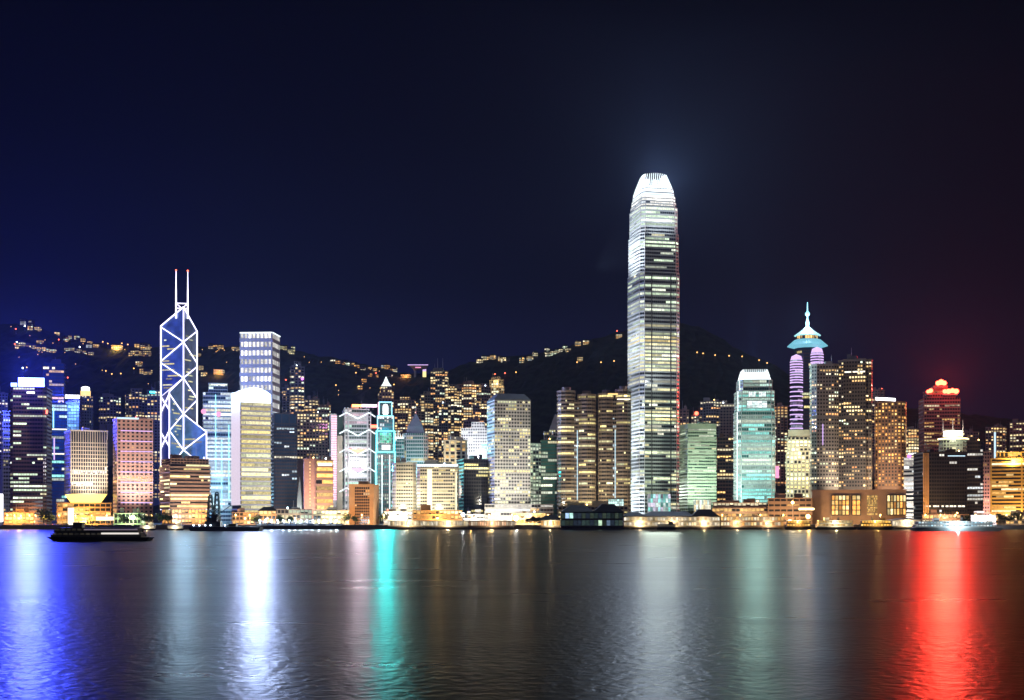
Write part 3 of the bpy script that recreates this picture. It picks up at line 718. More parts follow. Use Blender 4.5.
# 17 bank with steel ladders and hangers
def steel_bank():
    D = 1500; b = tower('bank_tower', 'bank with exposed white steel ladders and V-shaped hangers', 'bank', 337, 376, D, 3); w, d = b.w, b.d
    z = b.zy(410); P = rect(w, d)
    b.facade(rect(w*.62, d), -.3, z, 4.2, 2.6, .35, pier=.2, lit=.55, run=.8, full=.1, pal='neon', gain=.75, merge=True)
    b.cap(rect(w*.62, d), z, 1, True)
    for x, zz in ((-.42, 415), (.42, 426)):
        cx_ = x*w
        b.glz.box(cx_-w*.075, cx_+w*.075, -d*.42, d*.42, -.3, b.zy(zz))
    # ladder masts
    for x, zz in ((-.30, 408), (-.22, 408), (.28, 412), (.36, 412)):
        m = MB(); m.tube((x*w, -d/2-1.8, -.3), (x*w, -d/2-1.8, b.zy(zz)), .75, 6)
        b.part('steel_mast', m, M['white'])
    for xa, xb in ((-.30, -.22), (.28, .36)):
        m = MB(); zz = 4
        while zz < b.zy(414): m.box(xa*w+.5, xb*w-.5, -d/2-2.2, -d/2-1.4, zz, zz+.7); zz += 4.2
        b.part('mast_rungs', m, M['white'])
    for y in (416, 433, 452, 471, 491):
        m = MB()
        for s_, t_ in ((-.26, 0.03), (.32, 0.03)):
            m.tube((s_*w, -d/2-1.8, b.zy(y-3)), (t_*w, -d/2-1.8, b.zy(y+3)), .8)
        m.tube((-.26*w, -d/2-1.8, b.zy(y-3)), (-.44*w, -d/2-1.8, b.zy(y+1)), .7); m.tube((.32*w, -d/2-1.8, b.zy(y-3)), (.48*w, -d/2-1.8, b.zy(y+1)), .7)
        o = b.part('hanger_truss', m, M['crown_i'])  # steel hangers made to glow, their lit look put in as emission
        if y > 433:
            m = MB(); m.quad((-.2*w, -d/2-1.2, b.zy(y-2.6)), (.28*w, -d/2-1.2, b.zy(y-2.6)), (.1*w, -d/2-1.2, b.zy(y+1)), (-.03*w, -d/2-1.2, b.zy(y+1)))
            m.build('red_banner', M['sign_pink'] if y > 460 else M['lamp_red'], o)
    m = MB(); m.box(-.12*w, w*.14, -d/2-3, -d/2-2.2, z+3, z+5.6); b.part('rooftop_sign', m, emit('orange_red_sign', (1, .32, .08), 7))
    m = MB(); m.box(w*.14, w*.52, -d/2-3, -d/2-2.2, z+3, z+5.8); b.part('rooftop_sign', m, emit('white_pink_sign', (1, .72, .92), 5))
    m = MB(); m.box(.36*w, .52*w, -d/2-2.6, -d/2-1.6, b.zy(428), b.zy(425)); b.part('red_band', m, M['lamp_red'])
    m = MB(); 
    for x in (-.05, .1, .25, .42): m.tube((x*w, -d/2-2.6, z), (x*w, -d/2-2.6, z+3.1), .3)
    b.part('sign_frame', m, M['steel'])
    # panels of small rose lamps on both sides
    for xa, xb, y0, y1 in ((-.66, -.50, 414, 500), (.50, .60, 430, 500)):
        m = MB(); m.box(xa*w, xb*w, -d/2+1, d/2-4, -.3, b.zy(y0)); o = b.part('side_shaft', m, M['white'])
        zz = b.zy(y1)
        while zz < b.zy(y0)-2:
            for t in (.12, .42, .72):
                m = MB(); m.box(xa*w+(xb-xa)*w*t, xa*w+(xb-xa)*w*(t+.2), -d/2+.6, -d/2+.95, zz, zz+1.5); m.build('rose_lamp', M['n_rose'], o)
            zz += 2.6
    m = MB(); m.box(-.50*w, -.36*w, -d/2-1.0, d/2-6, -.3, b.zy(436)); b.part('stone_flank', m, M['beige'])
    lamp('roof_glow', (w*.2, 0, z+18), (1, .35, .75), 1.0e5, b.root, 3)
    lamp('front_fill', (0, -d/2-60, 70), (1, .90, .97), 1.7e5, b.root, 8)  # added lamp hanging before the bank to brighten its steel and walls
    b.finish('silver', 'green_d', limit=100)
steel_bank()
# 18 orange framed block
b = tower('office_block', 'orange floodlit block with a deep framed window grid', 'office block', 349, 373.5, 1290, -12, 'R', 379)
z = b.zy(484); P = rect(b.w, b.d); w, d = b.w, b.d
b.wall.box(-w/2, -w*.28, -d/2, d/2, -.3, z); b.wall.box(w*.34, w/2, -d/2, d/2, -.3, z); b.wall.box(-w*.28, w*.34, -d/2, d/2, z-2.8, z); b.roof.box(-w*.2, w*.2, -4, 4, z, z+3)
b.facade([(-w*.28+.01, -d/2+1.4), (w*.34-.01, -d/2+1.4), (w*.34-.01, d/2-.5), (-w*.28+.01, d/2-.5)], -.3, z-2.82, 2.7, 2.0, .28, pier=.35, prot=.5, lit=.06, pal='warm', gain=.7)
wash(b, (1, .58, .28), 3.6e4, 0, 45, 2, .5, 36, 80); b.finish('orange_w')
# 19 teal outlined stepped tower
def neon_stepped():
    D = 1480; b = tower('bank_tower', 'stepped narrow tower outlined in teal and blue neon with an arched white window on top', 'bank', 376, 395, D, 0, depth=24); w = b.w
    tiers = [(515, 452, 1.0), (452, 431, .92), (431, 416, .84), (416, 402, .66)]
    for i, (yb, yt, k) in enumerate(tiers):
        z0, z1 = max(-.3, b.zy(yb)), b.zy(yt); P = rect(w*k, 24*k)
        b.facade(P, z0, z1, 3.9, 2.4, .3, pier=.5, lit=.4, run=.6, full=.1, pal='teal' if i != 2 else 'white', gain=.35 if i != 2 else 1.0)
        b.wall.prism(offset_poly(P, .5), z1, z1+.8)
        mm = M['n_teal'] if i < 2 else M['n_cyan']
        for x in (-w*k/2, w*k/2):
            m = MB(); m.tube((x, -12*k-.9, z0+1), (x, -12*k-.9, z1), .75 if i < 2 else .55); b.part('neon_tube', m, mm)
        m = MB(); m.tube((-w*k/2, -12*k-.9, z1), (w*k/2, -12*k-.9, z1), .6); b.part('neon_tube', m, mm)
    for x in (-.18, .22):
        m = MB(); m.tube((x*w, -13.2, 3), (x*w, -13.2, b.zy(455)), .6); b.part('neon_tube', m, M['crown_i'])
    k = .66; z0, z1 = b.zy(414), b.zy(404); m = MB(); r = w*k*.2
    pts = [(-r, -12*k-1.2, z0), (r, -12*k-1.2, z0)] + [(r*cos(t), -12*k-1.2, z1-r+r*sin(t)) for t in [pi*j/8 for j in range(9)]]
    m.poly(pts); m.poly([(x, y+.5, z_) for x, y, z_ in pts][::-1]); b.part('arched_window', m, M['sign_white'])
    m = MB(); m.box(-w*.40, -w*.34, -9, 2, b.zy(414), b.zy(402)); b.part('pink_light_strip', m, M['n_pink'])
    lit_grid(b, 'green_panel', -w*.3, w*.3, -13.2, b.zy(443), b.zy(433), 5, 4, [(.08,.9,.4),(.2,1,.6)], .3, 1.2, 8)
    m = MB(); m.box(-w*.2, w*.25, -13.3, -12.75, b.zy(450), b.zy(445)); b.part('white_panel', m, M['crown_i'])
    lamp('neon_fill', (0, -16, 62), (.03, .85, .80), 6e5, b.root, 4, 'SPOT', (0, -80, 62), 172, .3)  # added spot facing the harbour, for the teal streak on the water
    lamp('neon_fill', (0, -24, b.zy(430)), (.1, .7, 1), 1e4, b.root, 5)
    b.finish('grey_d', 'glass_teal')
neon_stepped()
# 20 tower with white pyramid crown
b = tower('residential_tower', 'far tower with a small glowing white pyramid crown', 'tower', 379, 394, 1950, 4)
z = b.zy(393); P = rect(b.w, b.d); b.facade(P, 0, z, 4.2, 4, lit=.3, pal='res', punched=True, zlit=b.zy(440)); b.facade(rect(b.w*.75, b.d*.75), z, b.zy(386), 4.2, 3.4, lit=.6, pal='warm', punched=True)
m = MB(); m.prism(rect(b.w*.7, b.d*.7), b.zy(386), b.zy(382), rect(b.w*.35, b.d*.35)); m.prism(rect(b.w*.35, b.d*.35), b.zy(382), b.zy(376), rect(.8, .8)); b.part('crown', m, M['crown_i']); b.finish('res_c')
# 21 teal pair
b = tower('office_tower', 'slim bright teal glass slab crowned with white spikes', 'tower', 392, 404, 1560, 0)
z = b.zy(438); P = rect(b.w, b.d); b.facade(P, 0, z, 4.2, 2.6, .3, pier=.3, lit=.5, run=.8, pal='teal', gain=.45, zlit=b.zy(466), merge=True); b.cap(P, z, .8, False)
m = MB()
for x in (-.4, -.2, 0, .2, .4): m.tube((x*b.w, -b.d/2, z), (x*b.w, -b.d/2, z+(9 if x == 0 or x == -.4 else 5)), .5, 6, .2)
m.box(-b.w*.5, b.w*.5, -b.d/2-.9, -b.d/2-.3, z-1, z+1); b.part('crown', m, M['crown_i']); b.finish('silver', 'glass_teal')
b = tower('office_tower', 'blue-green glass tower with a steep pyramid roof and needle', 'tower', 403, 427, 1560, -4)
z = b.zy(433); P = chamfer(b.w, b.d, 4); b.facade(P, 0, z, 4.2, 2.6, .35, pier=.4, lit=.16, run=.75, pal='yellow', gain=.5, zlit=b.zy(466), merge=True)
m = MB(); m.prism(rect(b.w*.78, b.d*.78), z, b.zy(426), rect(b.w*.62, b.d*.62)); m.prism(rect(b.w*.62, b.d*.62), b.zy(426), b.zy(413), rect(1.5, 1.5)); b.part('pyramid_roof', m, mat('teal_roof', (.16, .27, .32), .5))
m = MB(); m.tube((0, 0, b.zy(414)), (0, 0, b.zy(401)), .6, 6, .2); b.part('needle', m, M['steel'])
lamp('facade_fill', (0, -b.d/2-40, b.zy(470)), (.35, .8, .9), 6e4, b.root, 6)  # added lamp before the tower, brightens its face, no fixture
b.finish('silver', 'glass_teal')
for xl, xr, y, D, lab, m_, lt in (
    (296, 303, 393, 2250, 'very thin gold-lit far tower left of the broad far tower', 'res_a', .5),
    (312, 319.5, 397, 2180, 'very thin gold-lit far tower peeping above the broad far tower', 'res_b', .5),
    (322, 331, 403, 2020, 'thin rosy far tower touching the left edge of the steel-ladder bank', 'res_c', .5),
    (412, 421, 404, 2020, 'thin gold-lit tower behind the needle of the pyramid-roofed tower', 'res_a', .55),
    (439, 448, 402, 1960, 'thin grey apartment tower right in front of the antenna tower', 'res_b', .5),
    (473, 480, 404, 1960, 'thin apartment tower with gold rooms above the stepped white block', 'res_a', .55),
    (497, 504.5, 395, 2120, 'thin apartment tower peeping left of the round-window tower', 'res_c', .4)):
    b = tower('residential_tower', lab, 'tower', xl, xr, D, 3, Z=hill_z(WX((xl+xr)/2, D), D)-8); z = b.zy(y+2); P = cross(b.w, b.d, .3, .25)
    b.facade(P, 0, z, 4.0, 3.4, lit=lt, pal='res', punched=True, gain=1.0, zlit=b.zy(470), ww=.7, wh=.6); b.cap(P, z, 1, True, 1); b.finish(m_)
# 22 mid-level apartment towers
for i, (xl, xr, y, D, lab, m_, lt, ant) in enumerate((
    (394, 414, 397, 2100, 'wide apartment tower with gold rooms right of the white pyramid crown', 'res_c', .42, 0),
    (421, 434, 392, 2050, 'shorter apartment tower leaning against the antenna tower', 'res_a', .5, 0),
    (430, 447, 368, 2150, 'tallest apartment tower on the slope, carrying two thin antennas', 'res_b', .45, 2),
    (446, 462, 385, 2100, 'apartment tower with many gold rooms right of the antenna tower', 'res_a', .58, 0),
    (457, 478, 381, 2180, 'apartment tower with a stepped crown and bright gold rooms', 'res_c', .6, 1),
    (477, 491, 384, 2050, 'reddish apartment tower left behind the round-window tower', 'res_c', .35, 0),
    (489, 503, 377, 2200, 'apartment tower with a floodlit top behind the round-window tower', 'res_a', .5, 0),
    (464, 480, 418, 1850, 'pinkish mid-height apartment block above the stepped white block', 'res_c', .3, 0))):
    b = tower('residential_tower', lab, 'tower', xl, xr, D, (-6, 5)[i % 2], Z=hill_z(WX((xl+xr)/2, D), D)-8); z = b.zy(y+3); P = cross(b.w, b.d, .3, .22)
    b.facade(P, 0, z, 4.2, 4.0, lit=lt, pal='res', punched=True, gain=1.0, zlit=b.zy(470), ww=.7, wh=.6); b.cap(P, z, 1)
    b.facade(rect(b.w*.5, b.d*.4), z, z+6, 4, 4, lit=.3, pal='res', punched=True)
    for k in range(ant): b.mast((-.1+.3*k)*b.w, 0, z+5, z+(22 if ant == 2 else 13), .5)
    if xl == 489: lamp('top_lamp', (0, -b.d/2-14, z-4), (1, .8, .35), 2.5e4, b.root, 2)
    b.finish(m_)
# 24 beige waterfront pair
b = tower('office_block', 'plain cream block left of the bright vertical light strip', 'office block', 393, 416, 1360, 2)
z = b.zy(465); P = chamfer(b.w, b.d, 3); b.facade(P, -.3, z, 3.5, 2.6, .55, pier=.5, prot=.4, lit=.10, run=.6, pal='yellow', gain=.6); b.cap(P, z, 2.4)
wash(b, (1, .90, .66), 6.5e4, 0, 42, 17, .5, 60); b.finish('cream')
b = tower('office_block', 'cream block with a white lit roof line and a glaring vertical strip', 'office block', 417, 458, 1345, -2)
z = b.zy(466); P = chamfer(b.w, b.d, 3); b.facade(P, -.3, z, 3.4, 2.3, .5, pier=.4, prot=.4, lit=.16, run=.6, pal='yellow', gain=.7); b.cap(P, z, 1)
m = MB(); m.box(-b.w*.5, b.w*.5, -b.d/2-1.0, -b.d/2-.5, z-.6, z+1.8); b.part('roof_light', m, M['crown_i'])
m = MB(); m.box(-b.w*.25, -b.w*.13, -b.d/2-1.2, -b.d/2-.6, 3, z-3); b.part('light_strip', m, emit('pale_yellow_strip', (1, .88, .55), 1.7))
m = MB(); m.box(b.w*.44, b.w*.475, -b.d/2-1.2, -b.d/2-.6, 3, z-6); b.part('light_strip', m, emit('pale_white_strip', (1, .9, .65), 1.3))
wash(b, (1, .88, .62), 6e4, 0, 42, 17, .5, 60); b.finish('cream')
b = tower('office_tower', 'beige tower with three columns of dark bronze bays', 'tower', 444, 467, 1480, 0)
z = b.zy(441); P = rect(b.w, b.d); b.facade(P, 0, z, 4, b.w/4, .25, pier=1.9, prot=.8, lit=.35, run=.4, pal='warm', gain=.8, zlit=b.zy(512)); b.cap(P, z); wash(b, (1, .85, .62), 1.6e5, 0, 60, 30, .6, 90); b.finish('beige')
b = tower('office_block', 'stepped white block with a dotted window grid and teal side light', 'office block', 461, 487, 1650, -3)
w, d = b.w, b.d; z = b.zy(437)
b.facade(rect(w, d), 0, z, 3.8, 3, lit=.12, pal='office', punched=True, zlit=b.zy(516), ww=.5, wh=.5)
b.facade([(-w*.5, -d*.499), (w*.5, -d*.499), (w*.5, d*.4), (-w*.5, d*.4)], z, b.zy(428), 3.8, 3, lit=.05, pal='office', punched=True)
b.facade([(-w*.1, -d*.495), (w*.4, -d*.495), (w*.4, d*.3), (-w*.1, d*.3)], b.zy(428), b.zy(422), 3.8, 3, lit=.0, punched=True)
lit_grid(b, 'teal_light_panel', w*.28, w*.5, -d/2-2.6, b.zy(466), b.zy(444), 3, 8, [(.05,.75,.5),(.1,.9,.6)], .3, 1.3, 9)
wash(b, (.95, .97, 1), 1.6e5, 0, 80, 85, 1.1, 105); b.finish('white')
b = tower('office_tower', 'dark glass block with few lit rooms left of the round-window tower', 'office block', 464, 488, 1420, 14, 'L', 457)
w, d = b.w, b.d; z = b.zy(460)
b.facade(rect(w, d), 0, z, 3.8, 2.5, .4, pier=.35, lit=.10, run=.8, full=.03, pal='yellow', gain=.8, merge=True, zlit=b.zy(514)); b.cap(rect(w, d), z)
b.finish('dark')
# 27 round-window tower
b = tower('skyscraper', 'pale tower with rows of round windows and a chamfered dark roof', 'skyscraper', 494.5, 530.5, 1400, 14, 'L', 487)
w, d = b.w, b.d; P = rect(w, d); z = b.zy(400); z0 = b.zy(504)
b.facade(P, z0, z, 3.55, 2.95, lit=.27, run=.45, full=.06, pal='yellow', gain=1.0, punched=True, rnd=True, ww=.74, wh=.80)
b.facade(offset_poly(P, 4), -.3, z0, 4.4, 3.4, .5, pier=.5, lit=.35, pal='office', gain=.9)
m = MB(); m.prism(offset_poly(P, .4), z, z+1.2); m.prism(P, z+1.2, b.zy(393), scale_poly(P, .72)); m.box(-2, 6, -5, 5, b.zy(393), b.zy(393)+.9); b.part('bevelled_roof', m, mat('lead_roof', (.20, .22, .25), .4, .3))
wash(b, (1, .93, .74), 9e4, 0, 70, 24, .55, 115); wash(b, (1, .93, .78), 3e4, -1.2, 60, 24, .5, 115); b.finish('white')
b = tower('podium_block', 'long pale podium with ribbon windows at the foot of the round-window tower', 'podium', 485, 553, 1300, 0, depth=34)
P = rect(b.w, b.d); z = b.zy(505); b.facade(P, -.3, z, 4.2, 3.0, .5, pier=.35, lit=.35, run=.8, pal='white', gain=.8, merge=True); b.cap(P, z, 1, False); wash(b, (1, .95, .8), 3.5e4, -.2, 40, 2, .5, 18, 110); b.finish('white')
# 28 small ones between
b = tower('office_tower', 'slim mint gridded tower right of the round-window tower', 'tower', 530, 541.5, 1500, 0, depth=18)
z = b.zy(444); P = rect(b.w, b.d); b.facade(P, 0, z, 4, 3, .3, pier=.7, lit=.65, run=.4, pal='green', gain=.55, zlit=b.zy(512)); b.cap(P, z, 1, False); b.finish('mint')
b = tower('office_tower', 'dark green glass tower with thin green lit lines', 'tower', 541, 557, 1480, 0)
z = b.zy(441); P = rect(b.w, b.d); b.facade(P, 0, z, 4, 2.6, .35, pier=.3, lit=.10, run=.7, pal='green', gain=.6, zlit=b.zy(512), merge=True); b.cap(P, z); b.finish('green_d', 'glass_teal')
b = tower('office_tower', 'grey stone tower with a steep gabled top left of the twin rounded towers', 'tower', 549, 562, 1700, 0)
z = b.zy(430); P = rect(b.w, b.d); b.facade(P, 0, z, 4.2, 2.8, .35, pier=.6, lit=.2, pal='yellow', gain=.6, zlit=b.zy(460)); m = MB(); m.prism(P, z, b.zy(414), rect(b.w*.1, b.d*.5)); b.part('gabled_roof', m, M['grey']); b.finish('grey')
b = tower('residential_tower', 'thin dark tower with a column of yellow lit stairs beside the gabled tower', 'tower', 543.5, 549, 1650, 0, depth=16)
z = b.zy(432); P = rect(b.w, b.d); b.facade(P, 0, z, 4, 3, lit=.45, pal='yellow', punched=True, gain=.6); b.cap(P, z, 1, False); b.finish('grey_d')
# 29 twin rounded towers
for xl, xr, y, lab, sd in ((557, 596, 392, 'left of the two rosy rounded towers with ribbon windows', 31), (598, 631, 391, 'right of the two rosy rounded towers, beside the tallest tower', 32)):
    b = tower('office_tower', lab, 'tower', xl, xr, 1460, 0, depth=44, group='rosy rounded twin towers'); w, d = b.w, b.d; z = b.zy(y)
    # each is two quarter-round drums flanking a flat middle bay
    A = rounded(w*.46, d, w*.21, 3)
    for s_ in (-1, 1):
        Q = [(x+s_*w*.265, yy) for x, yy in A]; zz = z if s_*(-1 if sd == 31 else 1) > 0 else z-4
        b.facade(Q, 0, zz, 4.05, 2.4, .50, pier=.12, prot=.55, lit=.20, run=.9, full=.08, pal='yellow', gain=1.0, merge=True, zlit=b.zy(512)); b.roof.prism(offset_poly(Q, .7), zz, zz+2.2)
        b.roof.prism([(x*.5+s_*w*.13, yy*.5) for x, yy in Q], zz+2.1, zz+6.5)
    b.facade(rect(w*.12, d*.8), 0, z-8, 4.05, 2, .4, pier=.3, lit=.12, run=.5, pal='cool', gain=.6, zlit=b.zy(512))
    for x, y0, y1, mm in ((-.47, 418, 440, 'n_cyan'), (.02, 430, 500, 'deck_cool')):
        m = MB(); m.tube((x*w, -d*.42 if x > -.2 else -d*.36, b.zy(y1)), (x*w, -d*.42 if x > -.2 else -d*.36, b.zy(y0)), .4); b.part('light_tube', m, M[mm])
    if sd == 32:
        m = MB(); m.box(-w*.2, w*.1, -d/2-1.2, -d/2-.7, z-4.2, z-2.4); b.part('amber_light', m, M['deck_warm'])
        m = MB(); m.box(w*.08, w*.48, -d/2-1.1, -d/2-.6, z-9.4, z-8.2); b.part('light_line', m, M['deck_white'])
    lamp('foot_lamp', (0, -d/2-20, 8), (1, .82, .4), 3e4, b.root, 2)
    wash(b, (1, .90, .60), 6.5e4, 0, 80, 4, .5, 130); b.finish('stone')
b = tower('podium_block', 'low stone podium with bright teal-white glass at the foot of the rounded towers', 'podium', 558, 628, 1330, 0, depth=36)
P = rect(b.w, b.d); z = b.zy(507); b.facade(P, -.3, z, 4.2, 4, .45, pier=.7, lit=.3, pal='yellow', gain=.7); b.cap(P, z)
b.roof.box(b.w*.22, b.w*.44, -b.d*.20, b.d*.2, z, b.zy(499)+1); lit_grid(b, 'lit_glass_hall', b.w*.22, b.w*.44, -b.d*.27, z+1, b.zy(499), 7, 3, [(.6,1,.9),(.75,1,.95)], .5, 2.0, 4); b.finish('beige')

# 30 the tallest tower
def tallest():
    D = 1560; b = tower('skyscraper', 'tallest skyscraper, silver glass with a glowing clawed white crown', 'skyscraper', 641, 680, D, 19, 'L', 627)
    w, d = b.w, b.d; s0 = (w+d)/2; print('tallest', w, d)
    base = chamfer(w, d, 4.5)
    tiers = [(514, 272, 1.0), (272, 233, .970), (233, 206, .925)]
    for i, (yb, yt, k) in enumerate(tiers):
        zb, zt = max(-.3, b.zy(yb)), b.zy(yt); P = scale_poly(base, k)
        zones = [(zb, zt, .4)]
        if i == 0:
            zz = lambda y: b.zy(y)
            zones = [(zb, zz(470), .30), (zz(470), zz(425), .35), (zz(425), zz(400), .62), (zz(400), zz(372), .22), (zz(372), zz(332), .88), (zz(332), zz(312), .10), (zz(312), zz(292), .55), (zz(292), zt, .2)]
        elif i == 1: zones = [(zb, b.zy(262), .10), (b.zy(262), zt, .42)]
        elif i == 2: zones = [(zb, b.zy(226), .06), (b.zy(226), zt, .75)]
        for a, c, lt in zones:
            b.facade(P, a, c, 4.35, 2.6, .42, pier=.16, prot=.7, lit=lt, run=.88, full=lt*.35, pal='green' if c > b.zy(332) else 'officeg', gain=.9, merge=True)
        b.roof.prism(offset_poly(P, .9), zt, zt+1.1)
        for e in range(8):
            p = Vector(P[e]); 
            if e in (0, 1, 2, 7):
                m = MB(); q_ = p*1.015; m.tube((q_.x, q_.y, zb), (q_.x, q_.y, zt), .55, 6); b.part('corner_fin', m, M['white'])
    # two dark mullion seams on the right hand face
    for t in (.27, .76):
        m = MB(); m.box(-w/2+w*t-.55, -w/2+w*t+.55, -d/2-1.0, -d/2-.2, 30, b.zy(272)); b.part('recessed_seam', m, M['dark'])
    lit_grid(b, 'entrance_hall', -w*.34, w*.24, -d/2-2.4, 4, b.zy(494), 9, 6, [(.35,1,.9),(.5,.95,1),(.8,1,.95),(.9,.8,1)], .15, 1.3, 3)
    # crown: floors that step inwards and a ring of claw fins
    b.facade(scale_poly(base, .885), b.zy(206)+1.1, b.zy(200), 3.6, 2.6, .4, pier=.16, prot=.7, lit=.75, run=.88, full=.2, pal='white', gain=1.2, merge=True)
    b.facade(scale_poly(base, .85), b.zy(200)+.1, b.zy(194), 3.6, 2.6, .4, pier=.16, prot=.7, lit=.9, run=.88, full=.4, pal='white', gain=1.6, merge=True)
    prof = [(194, .84), (191, .82), (187, .785), (183.5, .73)]
    for i in range(len(prof)-1):
        y0, k0 = prof[i]; y1, k1 = prof[i+1]; m = MB()
        m.prism(scale_poly(base, k0*.985), b.zy(y0)+1.1, b.zy(y1)+.6, scale_poly(base, k1*.985)); b.part('crown_panel', m, M['crown_w'] if i > 0 else M['crown_i'])  # floodlit cladding glows by emission
        b.wall.prism(offset_poly(scale_poly(base, k0), .2), b.zy(y0)+.2 if i else b.zy(y0)+1.2, b.zy(y0)+1.6)
    P = base; npts = 40
    per = []
    for e in range(8):
        p, q_ = Vector(P[e]), Vector(P[(e+1) % 8]); L = (q_-p).length
        for j in range(max(1, round(L/4.4))): per.append(p+(q_-p)*((j+.5)/max(1, round(L/4.4))))
    for p in per:
        m = MB(); hz = b.zy(168.6) - 9.0*max(0, (p.length/s0-.45))
        m.tube((p.x*.80, p.y*.80, b.zy(188)), (p.x*.70, p.y*.70, b.zy(181)), .8, 5, .7); m.tube((p.x*.70, p.y*.70, b.zy(181)), (p.x*.52, p.y*.52, hz), .7, 5, .4)
        b.part('claw_fin', m, M['crown_i'])  # fins glow by emission in place of being floodlit
    for gx, gz, pw in ((0, 188, 2.0e6), (-.2, 214, 1.0e6)):
        lamp('crown_glow', (gx*w, -d*.5-3, b.zy(gz)), (.62, .76, 1), pw, b.root, 3, 'SPOT', (gx*w, -d*.5-60, b.zy(gz)+8), 176, .25)  # added spots before the crown, facing the harbour, for its halo
    lamp('crown_glow', (0, -d*.5-3, b.zy(186)), (.58, .74, 1), 1.2e6, b.root, 3, 'SPOT', (0, -d*.5-60, b.zy(186)+50), 128, .5)  # added spot aimed up to strengthen the crown's halo
    for gx in (-.42, -.14, .14, .42): lamp('tower_streak_spot', (gx*w, -d*.5-14, 36), (.85, 1, .84), 1.1e5, b.root, 7, 'SPOT', (gx*w, -d*.5-80, 38), 170, .3)  # added spots that widen and brighten the tower's streak on the water
    lamp('crown_glow', (0, 0, b.zy(173)), (.62, .76, 1), 6e5, b.root, 3)
    lamp('crown_beam', (0, 0, b.zy(182)), (.40, .52, 1), 2.4e6, b.root, 3, 'SPOT', (0, 0, b.zy(60)), 40, 1)
    for fx, fy, hh, pw, tz in ((-75, -14, 12, 8e5, 40), (-85, -16, 90, 6e5, 120), (-85, -16, 190, 4e5, 220), (-75, -18, 290, 7e5, 340), (5, -120, 50, 1.6e5, 90), (10, -110, 170, 0.7e5, 220), (0, -70, 330, 1.3e5, 380)):
        lamp('floodlight', (fx, fy, hh), (.86, .94, 1), pw, b.root, 3, 'SPOT', (0, 0, tz), 85, .9)  # spots hung in the air beside the tower, added to brighten its faces
    b.finish('silver')
tallest()
# 31 mint tower
b = tower('office_tower', 'mint green slab with close horizontal ribbons right of the tallest tower', 'tower', 688, 716, 1450, 15, 'L', 680)
w, d = b.w, b.d; P = rect(w, d); z = b.zy(424)
b.facade(P, 0, z-5, 3.4, 2.4, .5, pier=.1, prot=.55, lit=.45, run=.75, full=.1, pal='green', gain=.42, merge=True, zlit=b.zy(505)); b.wall.prism(offset_poly(P, .3), z-4.95, z); b.cap(P, z, .6); b.mast(0, 0, z, z+12, .4)
lit_grid(b, 'lobby_glass', -w*.32, w*.28, -d/2-4, .2, b.zy(500), 9, 5, [(1,.92,.7),(.8,1,.95),(1,.8,.45)], .3, 1.5, 5)
wash(b, (.88, 1, .76), 1.7e5, -.5, 60, 24, .6, 90); b.finish('mint', 'green_d')
for xl, xr, y, D, lab, m_, lt in (
    (680, 689, 410, 1900, 'narrow reddish tower wedged against the right side of the tallest tower', 'res_c', .35),
    (691, 702, 416, 1950, 'low dark tower with a red roof lamp behind the mint slab', 'res_c', .2),
    (700, 722, 401, 2080, 'dark apartment tower with a pale stepped top behind the mint slab', 'res_b', .3),
    (720, 735, 404, 1900, 'plain brown slab left of the teal clawed tower', 'res_a', .1),
    (773, 788, 406, 2000, 'brown apartment tower right of the teal clawed tower', 'res_c', .42)):
    b = tower('residential_tower', lab, 'tower', xl, xr, D, 0, Z=hill_z(WX((xl+xr)/2, D), D)-6); z = b.zy(y); P = rect(b.w, b.d) if xl == 720 else cross(b.w, b.d)
    b.facade(P, 0, z, 4.2, 4, lit=lt, pal='res', punched=True, gain=.8, zlit=b.zy(505)); b.cap(P, z, 1)
    if xl == 691: m = MB(); m.blob((0, -b.d*.4, z+4), 3, 8); b.part('red_lamp', m, M['lamp_red'])
    if xl == 773: m = MB(); m.box(-b.w*.5, -b.w*.1, -b.d/2-1.5, -b.d/2-.9, b.zy(478), b.zy(466)); b.part('pink_sign', m, M['sign_pink'])
    b.finish(m_)
b = tower('office_tower', 'short brown tower with bright lit floors between mint slab and teal clawed tower', 'tower', 717, 734, 1620, 0)
z = b.zy(438); P = rect(b.w, b.d); b.facade(P, 0, z, 4.2, 3.2, .45, pier=.5, lit=.25, run=.8, full=.08, pal='warm', gain=1.0, zlit=b.zy(505)); b.cap(P, z); b.finish('brown')
